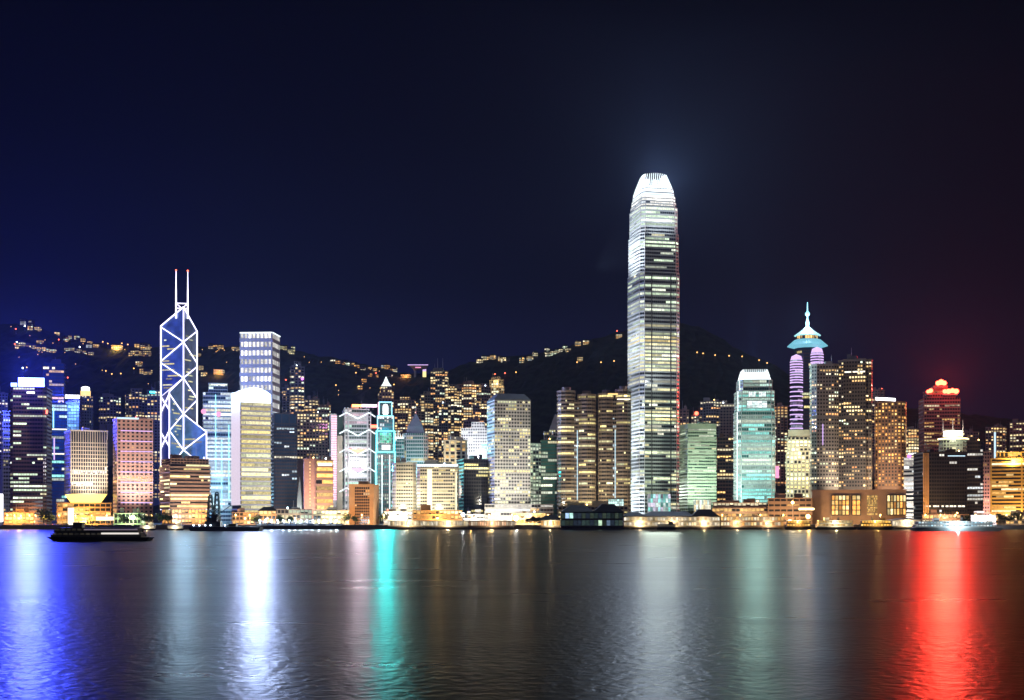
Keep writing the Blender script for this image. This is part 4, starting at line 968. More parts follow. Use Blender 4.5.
# 32 teal clawed tower
def teal_claw():
    D = 1500; b = tower('office_tower', 'teal-lit glass tower with a short clawed crown', 'tower', 738, 775, D, 7, 'L', 733.5)
    w, d = b.w, b.d; base = chamfer(w, d, 4); yv = [(504, 412, 1.0), (412, 391, .965), (391, 380, .86)]
    for i, (yb, yt, k) in enumerate(yv):
        zb, zt = max(-.3, b.zy(yb)), b.zy(yt); P = scale_poly(base, k)
        zones = [(zb, zt, .45)] if i else [(zb, b.zy(440), .80), (b.zy(440), zt, .35)]
        for a, c, lt in zones: b.facade(P, a, c, 4.2, 2.5, .34, pier=.3, prot=.6, lit=lt, run=.88, full=lt*.4, pal='teal', gain=.62, merge=True)
        b.roof.prism(offset_poly(P, .8), zt, zt+.9)
    for x0, x1, y0, y1 in ((-.22, -.03, 394, 386), (.06, .25, 394, 386), (-.26, .28, 408, 401)):
        lit_grid(b, 'light_panel', x0*w, x1*w, -d/2*.965-3.2, b.zy(y0+(0 if y0 > 400 else 3)), b.zy(y1+(0 if y0 > 400 else 6)), 4, 3, [(.8,1,.97),(.9,1,1)], .9, 1.8, int(y0+x0*9))
    pr = [(380, .86), (376, .80), (372, .72)]
    for i in range(2):
        m = MB(); m.prism(scale_poly(base, pr[i][1]*.97), b.zy(pr[i][0])+.9, b.zy(pr[i+1][0]), scale_poly(base, pr[i+1][1]*.97)); b.part('crown_panel', m, M['crown_w'])  # crown cladding glows by emission, its floodlit look put in
    for e in range(8):
        p, q_ = Vector(base[e]), Vector(base[(e+1) % 8]); L = (q_-p).length; nb = max(1, round(L/3.2))
        for j in range(nb):
            c = p+(q_-p)*((j+.5)/nb); m = MB(); m.tube((c.x*.74, c.y*.74, b.zy(374)), (c.x*.66, c.y*.66, b.zy(368.6)), .6, 5, .35); b.part('claw_fin', m, M['crown_i'])  # fins made to glow, the floodlit look put in as emission
    for e in (7, 0, 1, 2):
        for i, (yb, yt, k) in enumerate(yv):
            p = Vector(base[e])*k*1.02; m = MB(); m.tube((p.x, p.y, max(0, b.zy(yb))), (p.x, p.y, b.zy(yt)), .6); b.part('corner_fin', m, M['crown_i'] if e == 7 else M['silver'])
    lamp('crown_glow', (0, -d/2-3, b.zy(374)), (.6, 1, .88), 3.5e5, b.root, 3, 'SPOT', (0, -d/2-60, b.zy(370)), 176, .25)  # added spot facing the harbour, for this crown's halo
    lamp('crown_beam', (0, 0, b.zy(368)+3), (.42, .55, 1), 2.6e6, b.root, 3, 'SPOT', (-4, 0, b.zy(160)), 34, 1)
    lamp('floodlight', (-40, -80, 12), (.45, 1, .9), 2.4e5, b.root, 3, 'SPOT', (0, -d/2, 60), 80, .9)  # this spot and the next are added in the air to brighten the face
    lamp('floodlight', (40, -80, 40), (.5, 1, .92), 1.2e5, b.root, 3, 'SPOT', (0, -d/2, 110), 80, .9)
    b.finish('silver', 'glass_teal')
teal_claw()
# 34 lobed tower with spire
def lobed():
    D = 1750; b = tower('skyscraper', 'tall tower with two violet-striped lobes, tiered cap and spire', 'skyscraper', 789, 826, D, 0, depth=46)
    w, d = b.w, b.d; z = b.zy(346)
    b.facade(ngon(w*.36, 12, .26), 0, z, 4.2, 3, .3, pier=.2, lit=.07, run=.8, pal='yellow', gain=.6, merge=True, zlit=b.zy(440))
    for cx_, yt, r in ((-.30, 353, .165), (.26, 346, .165)):
        c = (cx_*w, -d*.36); P = [(x+c[0], y+c[1]) for x, y in ngon(r*w, 14)]
        b.facade(P, 0, b.zy(yt+6), 4.2, 3, .28, pier=0, lit=.45, run=.7, pal='lilac', gain=.4, zlit=b.zy(470))
        m = MB(); m.lathe([(r*w, b.zy(yt+6)), (r*w*.8, b.zy(yt+2)), (.4, b.zy(yt))], 14, c); o = b.part('lobe_cap', m, M['n_violet'])
        y = yt+8
        while y < 470:
            st = 2.6 if y < 380 else 4.6
            m = MB(); m.lathe([(r*w+.55, b.zy(y+.55)), (r*w+.75, b.zy(y)), (r*w+.55, b.zy(y-.55))], 14, c); b.part('violet_ring', m, M['n_violet']); y += st
    ar = lambda k: ngon(k, 16)
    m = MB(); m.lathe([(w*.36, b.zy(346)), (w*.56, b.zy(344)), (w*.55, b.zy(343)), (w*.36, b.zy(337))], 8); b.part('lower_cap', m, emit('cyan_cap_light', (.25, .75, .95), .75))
    b.facade(ngon(w*.31, 14), b.zy(338), b.zy(333.5), 5, 3, .3, pier=.4, lit=.8, pal='warm', gain=.9)
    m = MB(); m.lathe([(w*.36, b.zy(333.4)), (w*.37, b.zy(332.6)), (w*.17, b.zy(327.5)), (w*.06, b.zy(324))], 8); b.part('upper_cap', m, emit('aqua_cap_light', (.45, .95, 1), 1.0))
    m = MB(); m.lathe([(1.5, b.zy(327)), (2.6, b.zy(320)), (1.0, b.zy(315)), (1.0, b.zy(313)), (3.0, b.zy(312)), (3.0, b.zy(310)), (.9, b.zy(308)), (.5, b.zy(299))], 8); b.part('spire', m, M['n_cyan'])
    lamp('cap_glow', (0, -10, b.zy(322)), (.45, .7, 1), 4e5, b.root, 3)
    b.finish('dark', 'glass_blue')
lobed()
# 35 warm white stepped tower
b = tower('office_tower', 'warm white floodlit tower with a stepped bright top in front of the lobed tower', 'tower', 786, 813, 1500, 0)
w, d = b.w, b.d
b.facade(rect(w, d), 0, b.zy(452), 4.6, w/7, .35, pier=1.5, prot=.7, lit=.62, run=.5, pal='yellow', gain=1.3, zlit=b.zy(500))
b.facade(rect(w*.92, d*.92), b.zy(452), b.zy(437), 4.6, w/7, .45, pier=1.6, prot=.7, lit=.7, run=.6, pal='yellow', gain=1.7); b.wall.prism(rect(w*.84, d*.84), b.zy(437), b.zy(430)); b.cap(rect(w*.84, d*.84), b.zy(430), .6, False)
lamp('top_flood', (0, -d/2-22, b.zy(452)), (1, .84, .5), 2.5e4, b.root, 2)
wash(b, (1, .85, .55), 4.5e4, 0, 60, 15, .6, 85); b.finish('cream')
# 36 twin grey apartment slabs
b = tower('residential_tower', 'left slab of the tall grey apartment pair with amber rooms', 'tower', 812, 839, 1450, 6, depth=30)
z = b.zy(365); P = chamfer(b.w, b.d, 5); b.facade(P, 0, b.zy(418), 3.9, 3.0, lit=.25, run=.5, pal='res', gain=1.25, punched=True, zlit=b.zy(490), ledge=1, ww=.55); b.facade(P, b.zy(416), z, 3.9, 3.0, lit=.25, run=.5, pal='res', gain=1.25, punched=True, ledge=1, ww=.55); b.wall.prism(scale_poly(P, .97), b.zy(418), b.zy(416)); b.cap(P, z, 1.5)
m = MB(); m.tube((-.1*b.w, -b.d/2-1, b.zy(445)), (-.1*b.w, -b.d/2-1, b.zy(424)), .5); b.part('light_tube', m, M['n_violet'])
wash(b, (1, .80, .60), 1.7e5, 0, 70, 12, .5, 150); b.finish('grey')
b = tower('residential_tower', 'right slab of the tall grey apartment pair, with a lit band near its top', 'tower', 838, 871, 1465, -4, depth=30)
z = b.zy(360); P = cross(b.w, b.d, .16, .3)
b.facade(P, 0, b.zy(418), 3.9, 3.0, lit=.30, run=.55, pal='res', gain=1.3, punched=True, zlit=b.zy(490), ledge=1, ww=.6); b.facade(P, b.zy(416), z, 3.9, 3.0, lit=.28, run=.55, pal='res', gain=1.3, punched=True, ledge=1, ww=.6); b.wall.prism(scale_poly(P, .97), b.zy(418), b.zy(416)); b.cap(P, z, 2)
for x0, x1 in ((-.3, -.1), (-.05, .12), (.16, .32)):
    m = MB(); m.box(x0*b.w, x1*b.w, -b.d/2-.7, -b.d/2-.2, b.zy(372), b.zy(370.6)); b.part('light_line', m, M['deck_white'])
wash(b, (1, .74, .50), 1.6e5, 0, 70, 12, .5, 150); b.finish('grey_d')
# 37 brown hotel with white roof sign
b = tower('hotel_tower', 'brown curved hotel with a slanted white light bar on its roof', 'hotel', 874, 905, 1480, -4)
w, d = b.w, b.d; z = b.zy(402); P = rounded(w, d, 8, 3)
b.facade(P, 0, z, 3.7, 3.7, lit=.50, run=.4, pal='orange', gain=1.0, punched=True, ww=.5, wh=.55, zlit=b.zy(490)); b.cap(P, z, 1, False)
m = MB(); m.poly([(-w*.45, -d/2-1.4, z+3), (w*.2, -d/2-1.4, z+1.2), (w*.2, -d/2-1.4, z+4.2), (-w*.45, -d/2-1.4, z+6)]); m.poly([(-w*.45, -d/2-.9, z+3), (w*.2, -d/2-.9, z+1.2), (w*.2, -d/2-.9, z+4.2), (-w*.45, -d/2-.9, z+6)][::-1])
m.box(-w*.45, w*.2, -d/2-1.3, -d/2-.95, z+3, z+4.2); b.part('light_bar', m, M['sign_white'])
m = MB(); m.box(-w*.4, -w*.38, -d/2-1, -d/2, z, z+3); m.box(w*.13, w*.15, -d/2-1, -d/2, z, z+3); b.part('sign_frame', m, M['steel'])
lamp('side_lamp', (-w*.7, -d/2-4, b.zy(432)), (1, .55, .15), 1.2e4, b.root, 2); wash(b, (1, .62, .3), 1.4e5, 0, 60, 12, .5, 110); b.finish('brown')
# 38 podium with orange rooms
b = tower('podium_block', 'wide tan terminal podium with three rows of orange lit bays', 'podium', 812, 906, 1320, 0, depth=50)
w, d = b.w, b.d; P = rect(w, d); z = b.zy(491)
b.wall.prism(P, -.3, z); b.wall.prism(offset_poly(P, .8), z, z+1.6)
for zz in (6, 11.5, 17): b.wall.prism(offset_poly(P, .5), zz, zz+.7)
rg = random.Random(5)
for x0, x1, y0, y1, nc, nr in ((-.29, -.10, 515, 495, 5, 4), (-.07, .02, 515, 495, 2, 4), (.30, .50, 515, 495, 6, 3)):
    lit_grid(b, 'lit_bays', x0*w, x1*w, -d/2-2.6, b.zy(y0), b.zy(y1), nc, nr, [(1,.50,.13),(1,.62,.2),(1,.78,.36),(1,.40,.08)], .35, 2.2, nc+int(y0), 'dark', .5)
m = MB()
for r_i in range(9):
    for c in range(9): 
        s_ = rg.uniform(.15, 1.1); xa = (.09+.11*c/9)*w; za = b.zy(515-20*r_i/9)
        m.quad((xa, -d/2-.15, za), (xa+.9, -d/2-.15, za), (xa+.9, -d/2-.15, za+1.7), (xa, -d/2-.15, za+1.7), (1*s_, .62*s_, .18*s_))
m.build('glittering_screen', M['win'], b.root, True)
wash(b, (1, .60, .24), 2.4e4, 0, 45, 3, .6, 28, 120); wash(b, (1, .66, .34), 1e4, -.4, 35, 3, .6, 28, 100); b.finish('brown_l')
b = tower('podium_block', 'dim brown stepped mall block left of the orange lit podium', 'podium', 768, 812, 1330, 0, depth=40)
P = rect(b.w, b.d); z = b.zy(499); b.facade(P, -.3, z, 5, 6, .6, pier=1, lit=.15, pal='warm', gain=.9); b.cap(P, z)
m = MB(); m.box(b.w*.2, b.w*.55, -b.d/2-1.6, -b.d/2-.8, b.zy(510), b.zy(508)); b.part('light_bar', m, M['sign_warm']); wash(b, (1, .6, .25), 3e4, 0, 30, 3, .5, 22, 120); b.finish('brown_l')
b = tower('podium_block', 'terraced mall podium with greenery and amber lights under the teal clawed tower', 'podium', 712, 768, 1340, 0, depth=44)
w, d = b.w, b.d; b.facade(rect(w, d), -.3, b.zy(508), 5, 4, .4, pier=.5, lit=.6, pal='orange', gain=.8); b.facade(rect(w*.96, d*.7), b.zy(508), b.zy(503), 5, 4, .5, pier=.5, lit=.4, pal='warm', gain=.8); b.cap(rect(w*.96, d*.7), b.zy(503), .7)
b.wall.prism(rect(w*1.01, d*1.01), b.zy(508)-.6, b.zy(508)+.35)
wash(b, (1, .72, .4), 2.4e4, 0, 25, 3, .5, 18, 120); b.finish('brown_l')
# 39.. right hand cluster
b = tower('residential_tower', 'far apartment tower glowing gold right of the brown hotel', 'tower', 903, 922, 1950, 0, Z=GZ)
z = b.zy(429); P = cross(b.w, b.d); b.facade(P, 0, z, 4.2, 4, lit=.72, pal='res', punched=True, gain=1.1, zlit=b.zy(460), ww=.7, wh=.65); b.cap(P, z); b.finish('res_a')
b = tower('office_tower', 'slender white-striped tower with a violet lamp on its top', 'tower', 904, 914.5, 1440, 0, depth=18)
z = b.zy(458); P = rect(b.w, b.d); b.facade(P, 0, z, 4.4, 2.6, .5, pier=0, lit=.35, run=.85, pal='white', gain=.8, merge=True, zlit=b.zy(516)); b.cap(P, z, .8, False); m = MB(); m.blob((0, -b.d/2-1, z+2), 2.2, 8); b.part('violet_lamp', m, emit('violet_lamp', (.5, .2, 1), 2)); wash(b, (1, .9, .75), 7e4, 0, 45, 4, .5, 60); b.finish('white')
b = tower('office_tower', 'great dark block with few lit rooms and tan pilasters at its left edge', 'office block', 924, 967, 1350, 18, 'L', 914)
w, d = b.w, b.d; P = rect(w, d); z = b.zy(454); b.facade(P, -.3, z, 3.7, 2.5, .4, pier=.3, lit=.035, run=.75, full=.0, pal='white', gain=.9, merge=True); b.cap(P, z, 2)
for k in range(3):
    m = MB(); m.box(-w/2-1.2+k*2.1, -w/2+.2+k*2.1, -d/2-1.4, -d/2-.6, -.3, z+1); b.part('pilaster', m, M['orange_w'])
m = MB(); m.box(w*.05, w*.45, -d/2-1, -d/2-.6, z-2.4, z-1.5); b.part('sign_lettering', m, M['deck_cool'])
for k in range(10):
    m = MB(); xx = (-.48+.096*k)*w; m.box(xx, xx+w*rg.uniform(.03, .08), -d/2-.9, -d/2-.55, b.zy(507), b.zy(505.4)); b.part('lit_bay', m, M['deck_white'])
lamp('foot_lamp', (-w*.45, -d/2-30, 10), (1, .6, .25), 6e4, b.root, 2); b.finish('dark')
# 40 red tower
b = tower('hotel_tower', 'tall tower crowned by glaring red signs in a red glow', 'tower', 924, 960, 1720, 10, 'L', 919)
w, d = b.w, b.d; P = rect(w, d); z = b.zy(398)
b.facade(P, 0, z, 4.4, 3.2, .45, pier=.4, prot=.6, lit=.34, run=.6, pal='warm', gain=.4, zlit=b.zy(454)); b.facade(rect(w*.78, d*.8), z, b.zy(391), 4.4, 3.2, .45, lit=.1, pal='warm', gain=.3); b.wall.prism(rect(w*.4, d*.5), b.zy(391), b.zy(385)); b.cap(rect(w*.78, d*.8), b.zy(391), .8, False)
for x0, x1, y0, y1 in ((.02, .44, 394.5, 389), (-.16, .10, 386.5, 380.5), (-.43, -.28, 394, 389.5)):
    m = MB(); n_ = max(1, round((x1-x0)*w/4.2)); zc = (b.zy(y0)+b.zy(y1))/2; r_s = (b.zy(y1)-b.zy(y0))/2
    for i in range(n_):
        xx = (x0+(x1-x0)*(i+.5)/n_)*w; m.tube((xx, -d/2-2.4, zc+(1.2 if i == n_//2 else 0)), (xx, -d/2-1.3, zc+(1.2 if i == n_//2 else 0)), r_s*(.95 if i % 2 else .8), 10)
    m.box(x0*w+1, x1*w-1, -d/2-2.0, -d/2-1.4, zc-r_s*.55, zc+r_s*.35); b.part('red_sign', m, M['sign_red'])
    m = MB(); m.box(x0*w, x1*w, -d/2-1.1, -d*.25, b.zy(y0)-1.2, b.zy(y0)-.2); b.part('sign_bracket', m, M['steel'])
lamp('sign_glow', (2, -d/2-5, b.zy(388)), (1, .04, .02), 3.6e6, b.root, 3, 'SPOT', (2, -d/2-60, b.zy(388)+6), 176, .25)  # added spot facing the harbour, for the red halo and streak
lamp('sign_glow', (2, -d/2-5, b.zy(386)), (1, .045, .03), 3e6, b.root, 3, 'SPOT', (2, -d/2-60, b.zy(386)+45), 128, .5)  # extra spot added, aimed up to strengthen the red halo
lamp('sign_glow', (5, -d/2-16, b.zy(391)), (1, .05, .06), 1.6e4, b.root, 3)  # added lamp that reddens the facade under the signs
b.finish('res_c')
# 41 green drum with bright crown
b = tower('office_tower', 'pale green curved tower with a blazing white crown and three thin masts', 'tower', 939, 967, 1580, 0)
w, d = b.w, b.d; P = rounded(w, d, 12, 5); z = b.zy(440)
b.facade(P, 0, z, 4, 2.8, .35, pier=.5, lit=.55, run=.7, pal='green', gain=.5, zlit=b.zy(460)); b.roof.prism(offset_poly(P, 1.2), z, z+1.4)
m = MB(); op = offset_poly(P, 1.5); m.prism(op, z+1.4, z+2.8); b.part('cornice_light', m, M['sign_warm'])
m = MB(); m.prism(scale_poly(P, .72), z+5.5, b.zy(430), scale_poly(P, .66)); b.part('crown', m, emit('warm_white_crown', (1, .88, .72), 4)); b.wall.prism(scale_poly(P, .66), z+2.7, z+5.5)
for x in (-.36, 0, .36): b.mast(x*w, -d*.25, b.zy(432), b.zy(419), .7); 
lamp('crown_lamp', (0, -d/2-10, z+8), (1, .8, .55), 3e4, b.root, 2); b.finish('mint')
b = tower('office_tower', 'slim dark tower with white lit lines right of the great dark block', 'tower', 967, 983, 1440, 0)
P = rect(b.w, b.d); z = b.zy(442); b.facade(P, 0, z, 4, 2.6, .4, pier=.3, lit=.14, run=.85, full=.06, pal='white', gain=.8, merge=True, zlit=b.zy(515)); b.cap(P, z); b.finish('dark')
b = tower('office_tower', 'narrow rosy block left of the gold building', 'tower', 982, 992, 1520, 0, depth=20)
P = rect(b.w, b.d); z = b.zy(452); b.facade(P, 0, z, 4, 3, lit=.12, pal='warm', punched=True, gain=.6); b.cap(P, z, .8, False); wash(b, (1, .6, .5), 9e4, 0, 45, 4, .3, 70); b.finish('pink')
for xl, xr, y, D, lab, lt in ((985, 1005, 425, 1980, 'far apartment tower with a pale vertical strip above the gold building', .4), (1009, 1032, 420, 2050, 'far apartment tower at the right edge above the gold building', .42), (962, 978, 430, 2050, 'far dim apartment tower right of the blazing white crown', .3), (871, 884, 388, 2100, 'faint far tower peeping between grey pair and brown hotel', .12)):
    b = tower('residential_tower', lab, 'tower', xl, xr, D, -5, Z=hill_z(WX((xl+xr)/2, D), D)-6); z = b.zy(y+2); P = cross(b.w, b.d, .3, .24)
    b.facade(P, 0, z, 4.2, 4, lit=lt, pal='res', punched=True, gain=.9, zlit=b.zy(455)); b.cap(P, z)
    if xl == 985: m = MB(); m.box(-1.2, 1.2, -b.d/2-.8, -b.d/2-.2, b.zy(470), b.zy(432)); b.part('light_strip', m, M['deck_cool'])
    b.finish('res_c')
b = tower('office_block', 'gold ribbon-windowed block at the right edge', 'office block', 991, 1034, 1390, -3)
w, d = b.w, b.d; P = rect(w, d); z = b.zy(459)
b.facade(P, -.3, z, 3.7, 2.5, .48, pier=0, prot=.7, lit=.34, run=.88, full=.1, pal='warm', gain=.8, merge=True); b.wall.prism(offset_poly(P, .75), z, z+1.4)
for t in (-.5, .22): b.wall.box(t*w-.8, t*w+.8, -d/2-1.1, -d/2+1, -.3, z+1)
b.facade(rect(w*.78, d*.7), z+1.4, b.zy(452), 5, 4, .3, pier=1.2, lit=.5, pal='orange', gain=.8); b.roof.prism(offset_poly(rect(w*.78, d*.7), .5), b.zy(452), b.zy(452)+.8)
wash(b, (1, .60, .18), 0.9e5, 0, 60, 3, .5, 65); wash(b, (1, .62, .16), 3e4, 0, 16, b.zy(462), 1.0, b.zy(452), 120); b.finish('gold')
# ------------------------------------------------------------------ waterfront: piers, boats, lamps, trees
def hip(m, x0, x1, y0, y1, z0, h, ov=1.2, inset=None):
    x0 -= ov; x1 += ov; y0 -= ov; y1 += ov; i = inset if inset is not None else min((x1-x0)*.3, (y1-y0)*.45)
    n = len(m.v); j = min(i, (y1-y0)*.42)
    m.prism([(x0,y0),(x1,y0),(x1,y1),(x0,y1)], z0, z0+.35)
    m.prism([(x0+.05,y0+.05),(x1-.05,y0+.05),(x1-.05,y1-.05),(x0+.05,y1-.05)], z0+.3, z0+h, [(x0+i,y0+j),(x1-i,y0+j),(x1-i,y1-j),(x0+i,y1-j)])
def pier(label, px0, px1, Y, roofs, deck, gain_mat, levels=1, depth=16, wall='cream', lamp_col=(1, .7, .35), power=9e3, cat='pier', roof='roof_d', hh=4.2, colonnade=2.4, over=True, dark=False):
    """a deck on piles, a colonnade with lit ceilings behind it and one or more hipped roofs"""
    x0, x1 = WX(px0, Y), WX(px1, Y); w = x1-x0; o = empty('ferry_pier', ((x0+x1)/2, Y+depth/2, 0)); tag(o, label, cat)
    d = depth; zt = 2.6
    m = MB(); m.box(-w/2, w/2, -d/2, d/2, 1.6, zt); m.build('deck', M[deck], o)
    m = MB(); x = -w/2+.8
    while x < w/2: 
        for yy in (-d/2+.6, d/2-.6): m.tube((x, yy, -1.5), (x, yy, 1.65), .35, 6)
        x += 4.5
    m.build('piles', M['grey_d'], o)
    z = zt
    for l in range(levels):
        m = MB(); nb = max(3, round(w/colonnade)); 
        for k in range(nb+1): m.box(-w/2+k*w/nb-.22, -w/2+k*w/nb+.22, -d/2+.5, -d/2+.95, z, z+hh-.6)
        m.box(-w/2, w/2, -d/2+.4, d/2-.4, z+hh-.6, z+hh); m.box(-w/2+.1, w/2-.1, -d/2+.45, -d/2+.75, z, z+.9)
        m.build('colonnade', M[wall], o)
        rg = random.Random(int(px0*7+l)); m = MB()
        for k in range(nb):
            s_ = rg.uniform(.25, 1.25)
            if dark and rg.random() < .72: s_ *= .06
            c = gain_mat[rg.randrange(len(gain_mat))]
            m.quad((-w/2+(k+.02)*w/nb, -d/2+3, z+.2), (-w/2+(k+.98)*w/nb, -d/2+3, z+.2), (-w/2+(k+.98)*w/nb, -d/2+3, z+hh-.7), (-w/2+(k+.02)*w/nb, -d/2+3, z+hh-.7), tuple(v*s_ for v in c))
        m.build('lit_hall', M['win'], o, True)
        m = MB(); m.box(-w/2+.3, w/2-.3, -d/2+3.1, d/2-.5, z, z+hh-.62); m.build('inner_wall', M['grey_d'], o)
        z += hh
    m = MB()
    for a, b_, h in roofs: hip(m, -w/2+a*w, -w/2+b_*w, -d/2, d/2, z+.02, h)
    if roofs: m.build('roof', M[roof], o)
    if power:
        n = max(1, round(w/28))
        for k in range(n): lamp('pier_lamp', (-w/2+(k+.5)*w/n, -d/2-2.5, zt+hh*.6), lamp_col, power, o, .5)
    return o
WARM = [(1, .62, .22), (1, .78, .42), (1, .88, .62), (1, .52, .14)]
WHT = [(1, .86, .6), (1, .92, .74), (1, .78, .42)]
pier('long pale colonnaded pier with gangway arms, below the cream blocks', 388, 468, 1185, [], 'grey_d', WHT, 1, 16, 'cream', power=8e3, hh=5.2, colonnade=1.9)
pier('long rust-coloured colonnaded pier, below the round-window tower', 468.6, 515, 1186, [], 'grey_d', [(1,.55,.3),(1,.7,.45),(1,.85,.6)], 1, 16, 'brown_l', power=6e3, hh=5.0, colonnade=1.9)
pier('small open pavilion pier with dark peaked roof and amber light', 541, 560, 1192, [(0, 1, 4.5)], 'grey_d', WARM, 1, 14, 'grey', power=9e3, hh=5.5)
pier('big dark two-storey pier building with dim teal windows', 561, 623, 1172, [(.02, .52, 6.2), (.55, .99, 7.0)], 'hull', [(.55, .95, .85), (.7, 1, .7), (.4, .6, .9)], 2, 26, 'dark', power=0, hh=6.2, colonnade=3.6, dark=True)
pier('pier with a long dark hipped roof and bright white hall, below the tallest tower', 624, 720, 1190, [(0, .22, 4), (.2, .75, 4.6), (.72, .98, 6.5)], 'grey_d', WHT, 2, 18, 'cream', power=7e3, hh=4.3, colonnade=2.3)
pier('terraced pier with two amber lit decks, below the teal clawed tower', 721, 784, 1192, [], 'grey_d', WARM, 2, 18, 'brown_l', power=9e3, hh=4.4, colonnade=2.6)
pier('white flat-roofed pier with lit hall, left of the big white fast ferry', 893, 921, 1190, [(0, 1, 1.6)], 'grey_d', WHT, 1, 16, 'white', power=8e3, hh=5.5, roof='white')
pier('low floodlit landing stage with blue-white lamps left of the colonnaded piers', 256, 342, 1193, [], 'grey_d', [(.2, .3, .5), (.35, .4, .5)], 1, 10, 'dark', power=0, hh=2.6, colonnade=5)

def low_block(label, px0, px1, D, ytop, wall, pal, lit, depth=18, cat='low block', col=(1, .65, .3), pw=1.2e4, roofed=False, name='waterfront_block', gain=.9, fh=4.2):
    gain *= 1.15; pw *= .9; b = tower(name, label, cat, px0, px1, D, 0, depth=depth); z = b.zy(ytop)
    b.facade(rect(b.w, b.d), -.3, z, fh, 3.6, .35, pier=.6, lit=lit, run=.6, pal=pal, gain=gain)
    if roofed: hip(b.roof, -b.w/2, b.w/2, -b.d/2, b.d/2, z, 4)
    else: b.cap(rect(b.w, b.d), z, .8, True, 1)
    if pw: lamp('wall_lamp', (0, -b.d/2-10, 6), col, pw, b.root, .6); 
    b.finish(wall, roof='roof_d' if roofed else None); return b
low_block('low tan pavilion with a dark roof, left of the white pylon', 259, 276, 1270, 511, 'orange_w', 'warm', .3, roofed=True)
low_block('low glassy hall with pale green windows at the foot of the white pylon', 277, 312, 1275, 510, 'grey', 'green', .6, gain=.6)
low_block('low brightly lit yellow-white hall left of the orange framed block', 313, 349, 1270, 511, 'beige', 'yellow', .8, col=(1, .8, .4), gain=1.2)
low_block('low amber arcade at the foot of the left cream block', 384, 412, 1300, 512, 'cream', 'white', .7, col=(1, .85, .7), pw=2.5e4, gain=1.2)
low_block('low orange arcade at the foot of the right cream block', 413, 462, 1295, 511, 'orange_w', 'orange', .65, col=(1, .6, .2), pw=3e4)
low_block('small white lit kiosk building left of the round-window tower podium', 464, 484, 1300, 515, 'white', 'white', .5, pw=2.5e4, col=(1, .9, .7))
low_block('bright flat hall with amber band, left of the dark pier building', 512, 545, 1250, 514, 'cream', 'orange', .85, pw=2.5e4, gain=1.2)
low_block('low pale green-lit pavilion at the foot of the pink hotel', 114, 145, 1275, 514, 'mint', 'green', .5, col=(.8, 1, .45), pw=2.2e4)
low_block('low brown terminal with amber windows right of the barge', 232, 258, 1265, 513, 'brown_l', 'orange', .5, col=(1, .55, .2))
low_block('low amber lit shed at the left waterfront, under the brown tower', 4, 34, 1275, 513, 'orange_w', 'orange', .7, col=(1, .5, .12), pw=3e4, gain=1.2)
low_block('low rusty hall at the foot of the great dark block', 922, 968, 1290, 515, 'brown_l', 'warm', .5, col=(1, .5, .2), pw=2e4)
low_block('low violet-white lit hall left of the gold building', 971, 996, 1270, 516, 'white', 'white', .8, col=(.95, .85, 1), pw=3e4, gain=1.4)
low_block('low dim hall with coloured windows at the right edge', 998, 1034, 1270, 516, 'grey_d', 'warm', .4, pw=1e4)

# street lamps along the waterfront road
def street_lamp_proto(col, head, h=8.5, name='street_lamp'):
    o = empty(name, (0, 0, GZ)); m = MB()
    m.tube((0, 0, 0), (0, 0, h), .11, 6, .07); m.tube((0, 0, h), (0, -1.4, h+.35), .06, 5); m.lathe([(.22, 0), (.22, .5), (.12, .6)], 8)
    m.build('pole', M['steel'], o)
    m = MB(); m.blob((0, -1.6, h+.25), .62, 8); m.build('lamp_head', M[head], o)
    lamp('bulb', (0, -1.6, h-.6), col, 11000, o, .8)
    return o
def line_up(proto, spots, label, group, cat='street lamp'):
    for i, (x, y) in enumerate(spots):
        o = proto if i == 0 else copy_tree(proto)
        o.location = (x, y, GZ); tag(o, label, cat, group)
rg = random.Random(11)
pr = street_lamp_proto((1, .52, .14), 'lamp_warm')
line_up(pr, [(WX(px, 1218), 1218+rg.uniform(-1, 1)) for px in (8, 15, 21, 30, 36, 45, 60, 76, 92, 107)], 'amber street lamp on the road below the brown tower and the ribbed tower', 'amber lamps on the left waterfront')
pr = street_lamp_proto((1, .52, .14), 'lamp_warm', 9)
line_up(pr, [(WX(px, 1238), 1238) for px in (152, 176, 236, 250, 346, 362, 384, 470, 489, 512, 530, 548)], 'amber street lamp standing between the low waterfront halls', 'amber lamps between the halls')
pr = street_lamp_proto((1, .52, .14), 'lamp_warm', 9)
line_up(pr, [(WX(px, 1236), 1236) for px in (722, 740, 760, 783, 880, 925, 940, 955, 975, 990, 1006, 1020)], 'amber street lamp on the right waterfront behind the ferries', 'amber lamps on the right waterfront')
pr = street_lamp_proto((.6, .8, 1), 'lamp_cool', 4.2)
line_up(pr, [(WX(260+5.9*k, 1204), 1204) for k in range(14)], 'blue-white promenade lamp in the row along the quay edge', 'blue-white quay lamps', 'promenade lamp')
def big_lamp(label, px, py, Y, head, col, power, r=1.5, name='floodlight_mast'):
    o = empty(name, (WX(px, Y), Y, GZ)); h = WZ(py, Y)-GZ; m = MB(); m.tube((0, 0, -.3), (0, 0, h), .16, 6, .1); m.box(-.9, .9, -.2, .2, h-.2, h+.1); m.build('pole', M['steel'], o)
    m = MB(); m.blob((0, -.5, h), r, 10); m.build('lamp_head', M[head], o); lamp('bulb', (0, -3, h), col, power, o, .5)
    tag(o, label, 'floodlight')
big_lamp('glaring green-white floodlight on the quay below the pink hotel', 133, 517.5, 1215, 'lamp_green', (.75, 1, .45), 2.2e4, 2.0)
big_lamp('round white lamp high in front of the dim brown mall block', 792.5, 502.5, 1280, 'lamp_warm', (1, .75, .45), 1.5e4, 1.5)
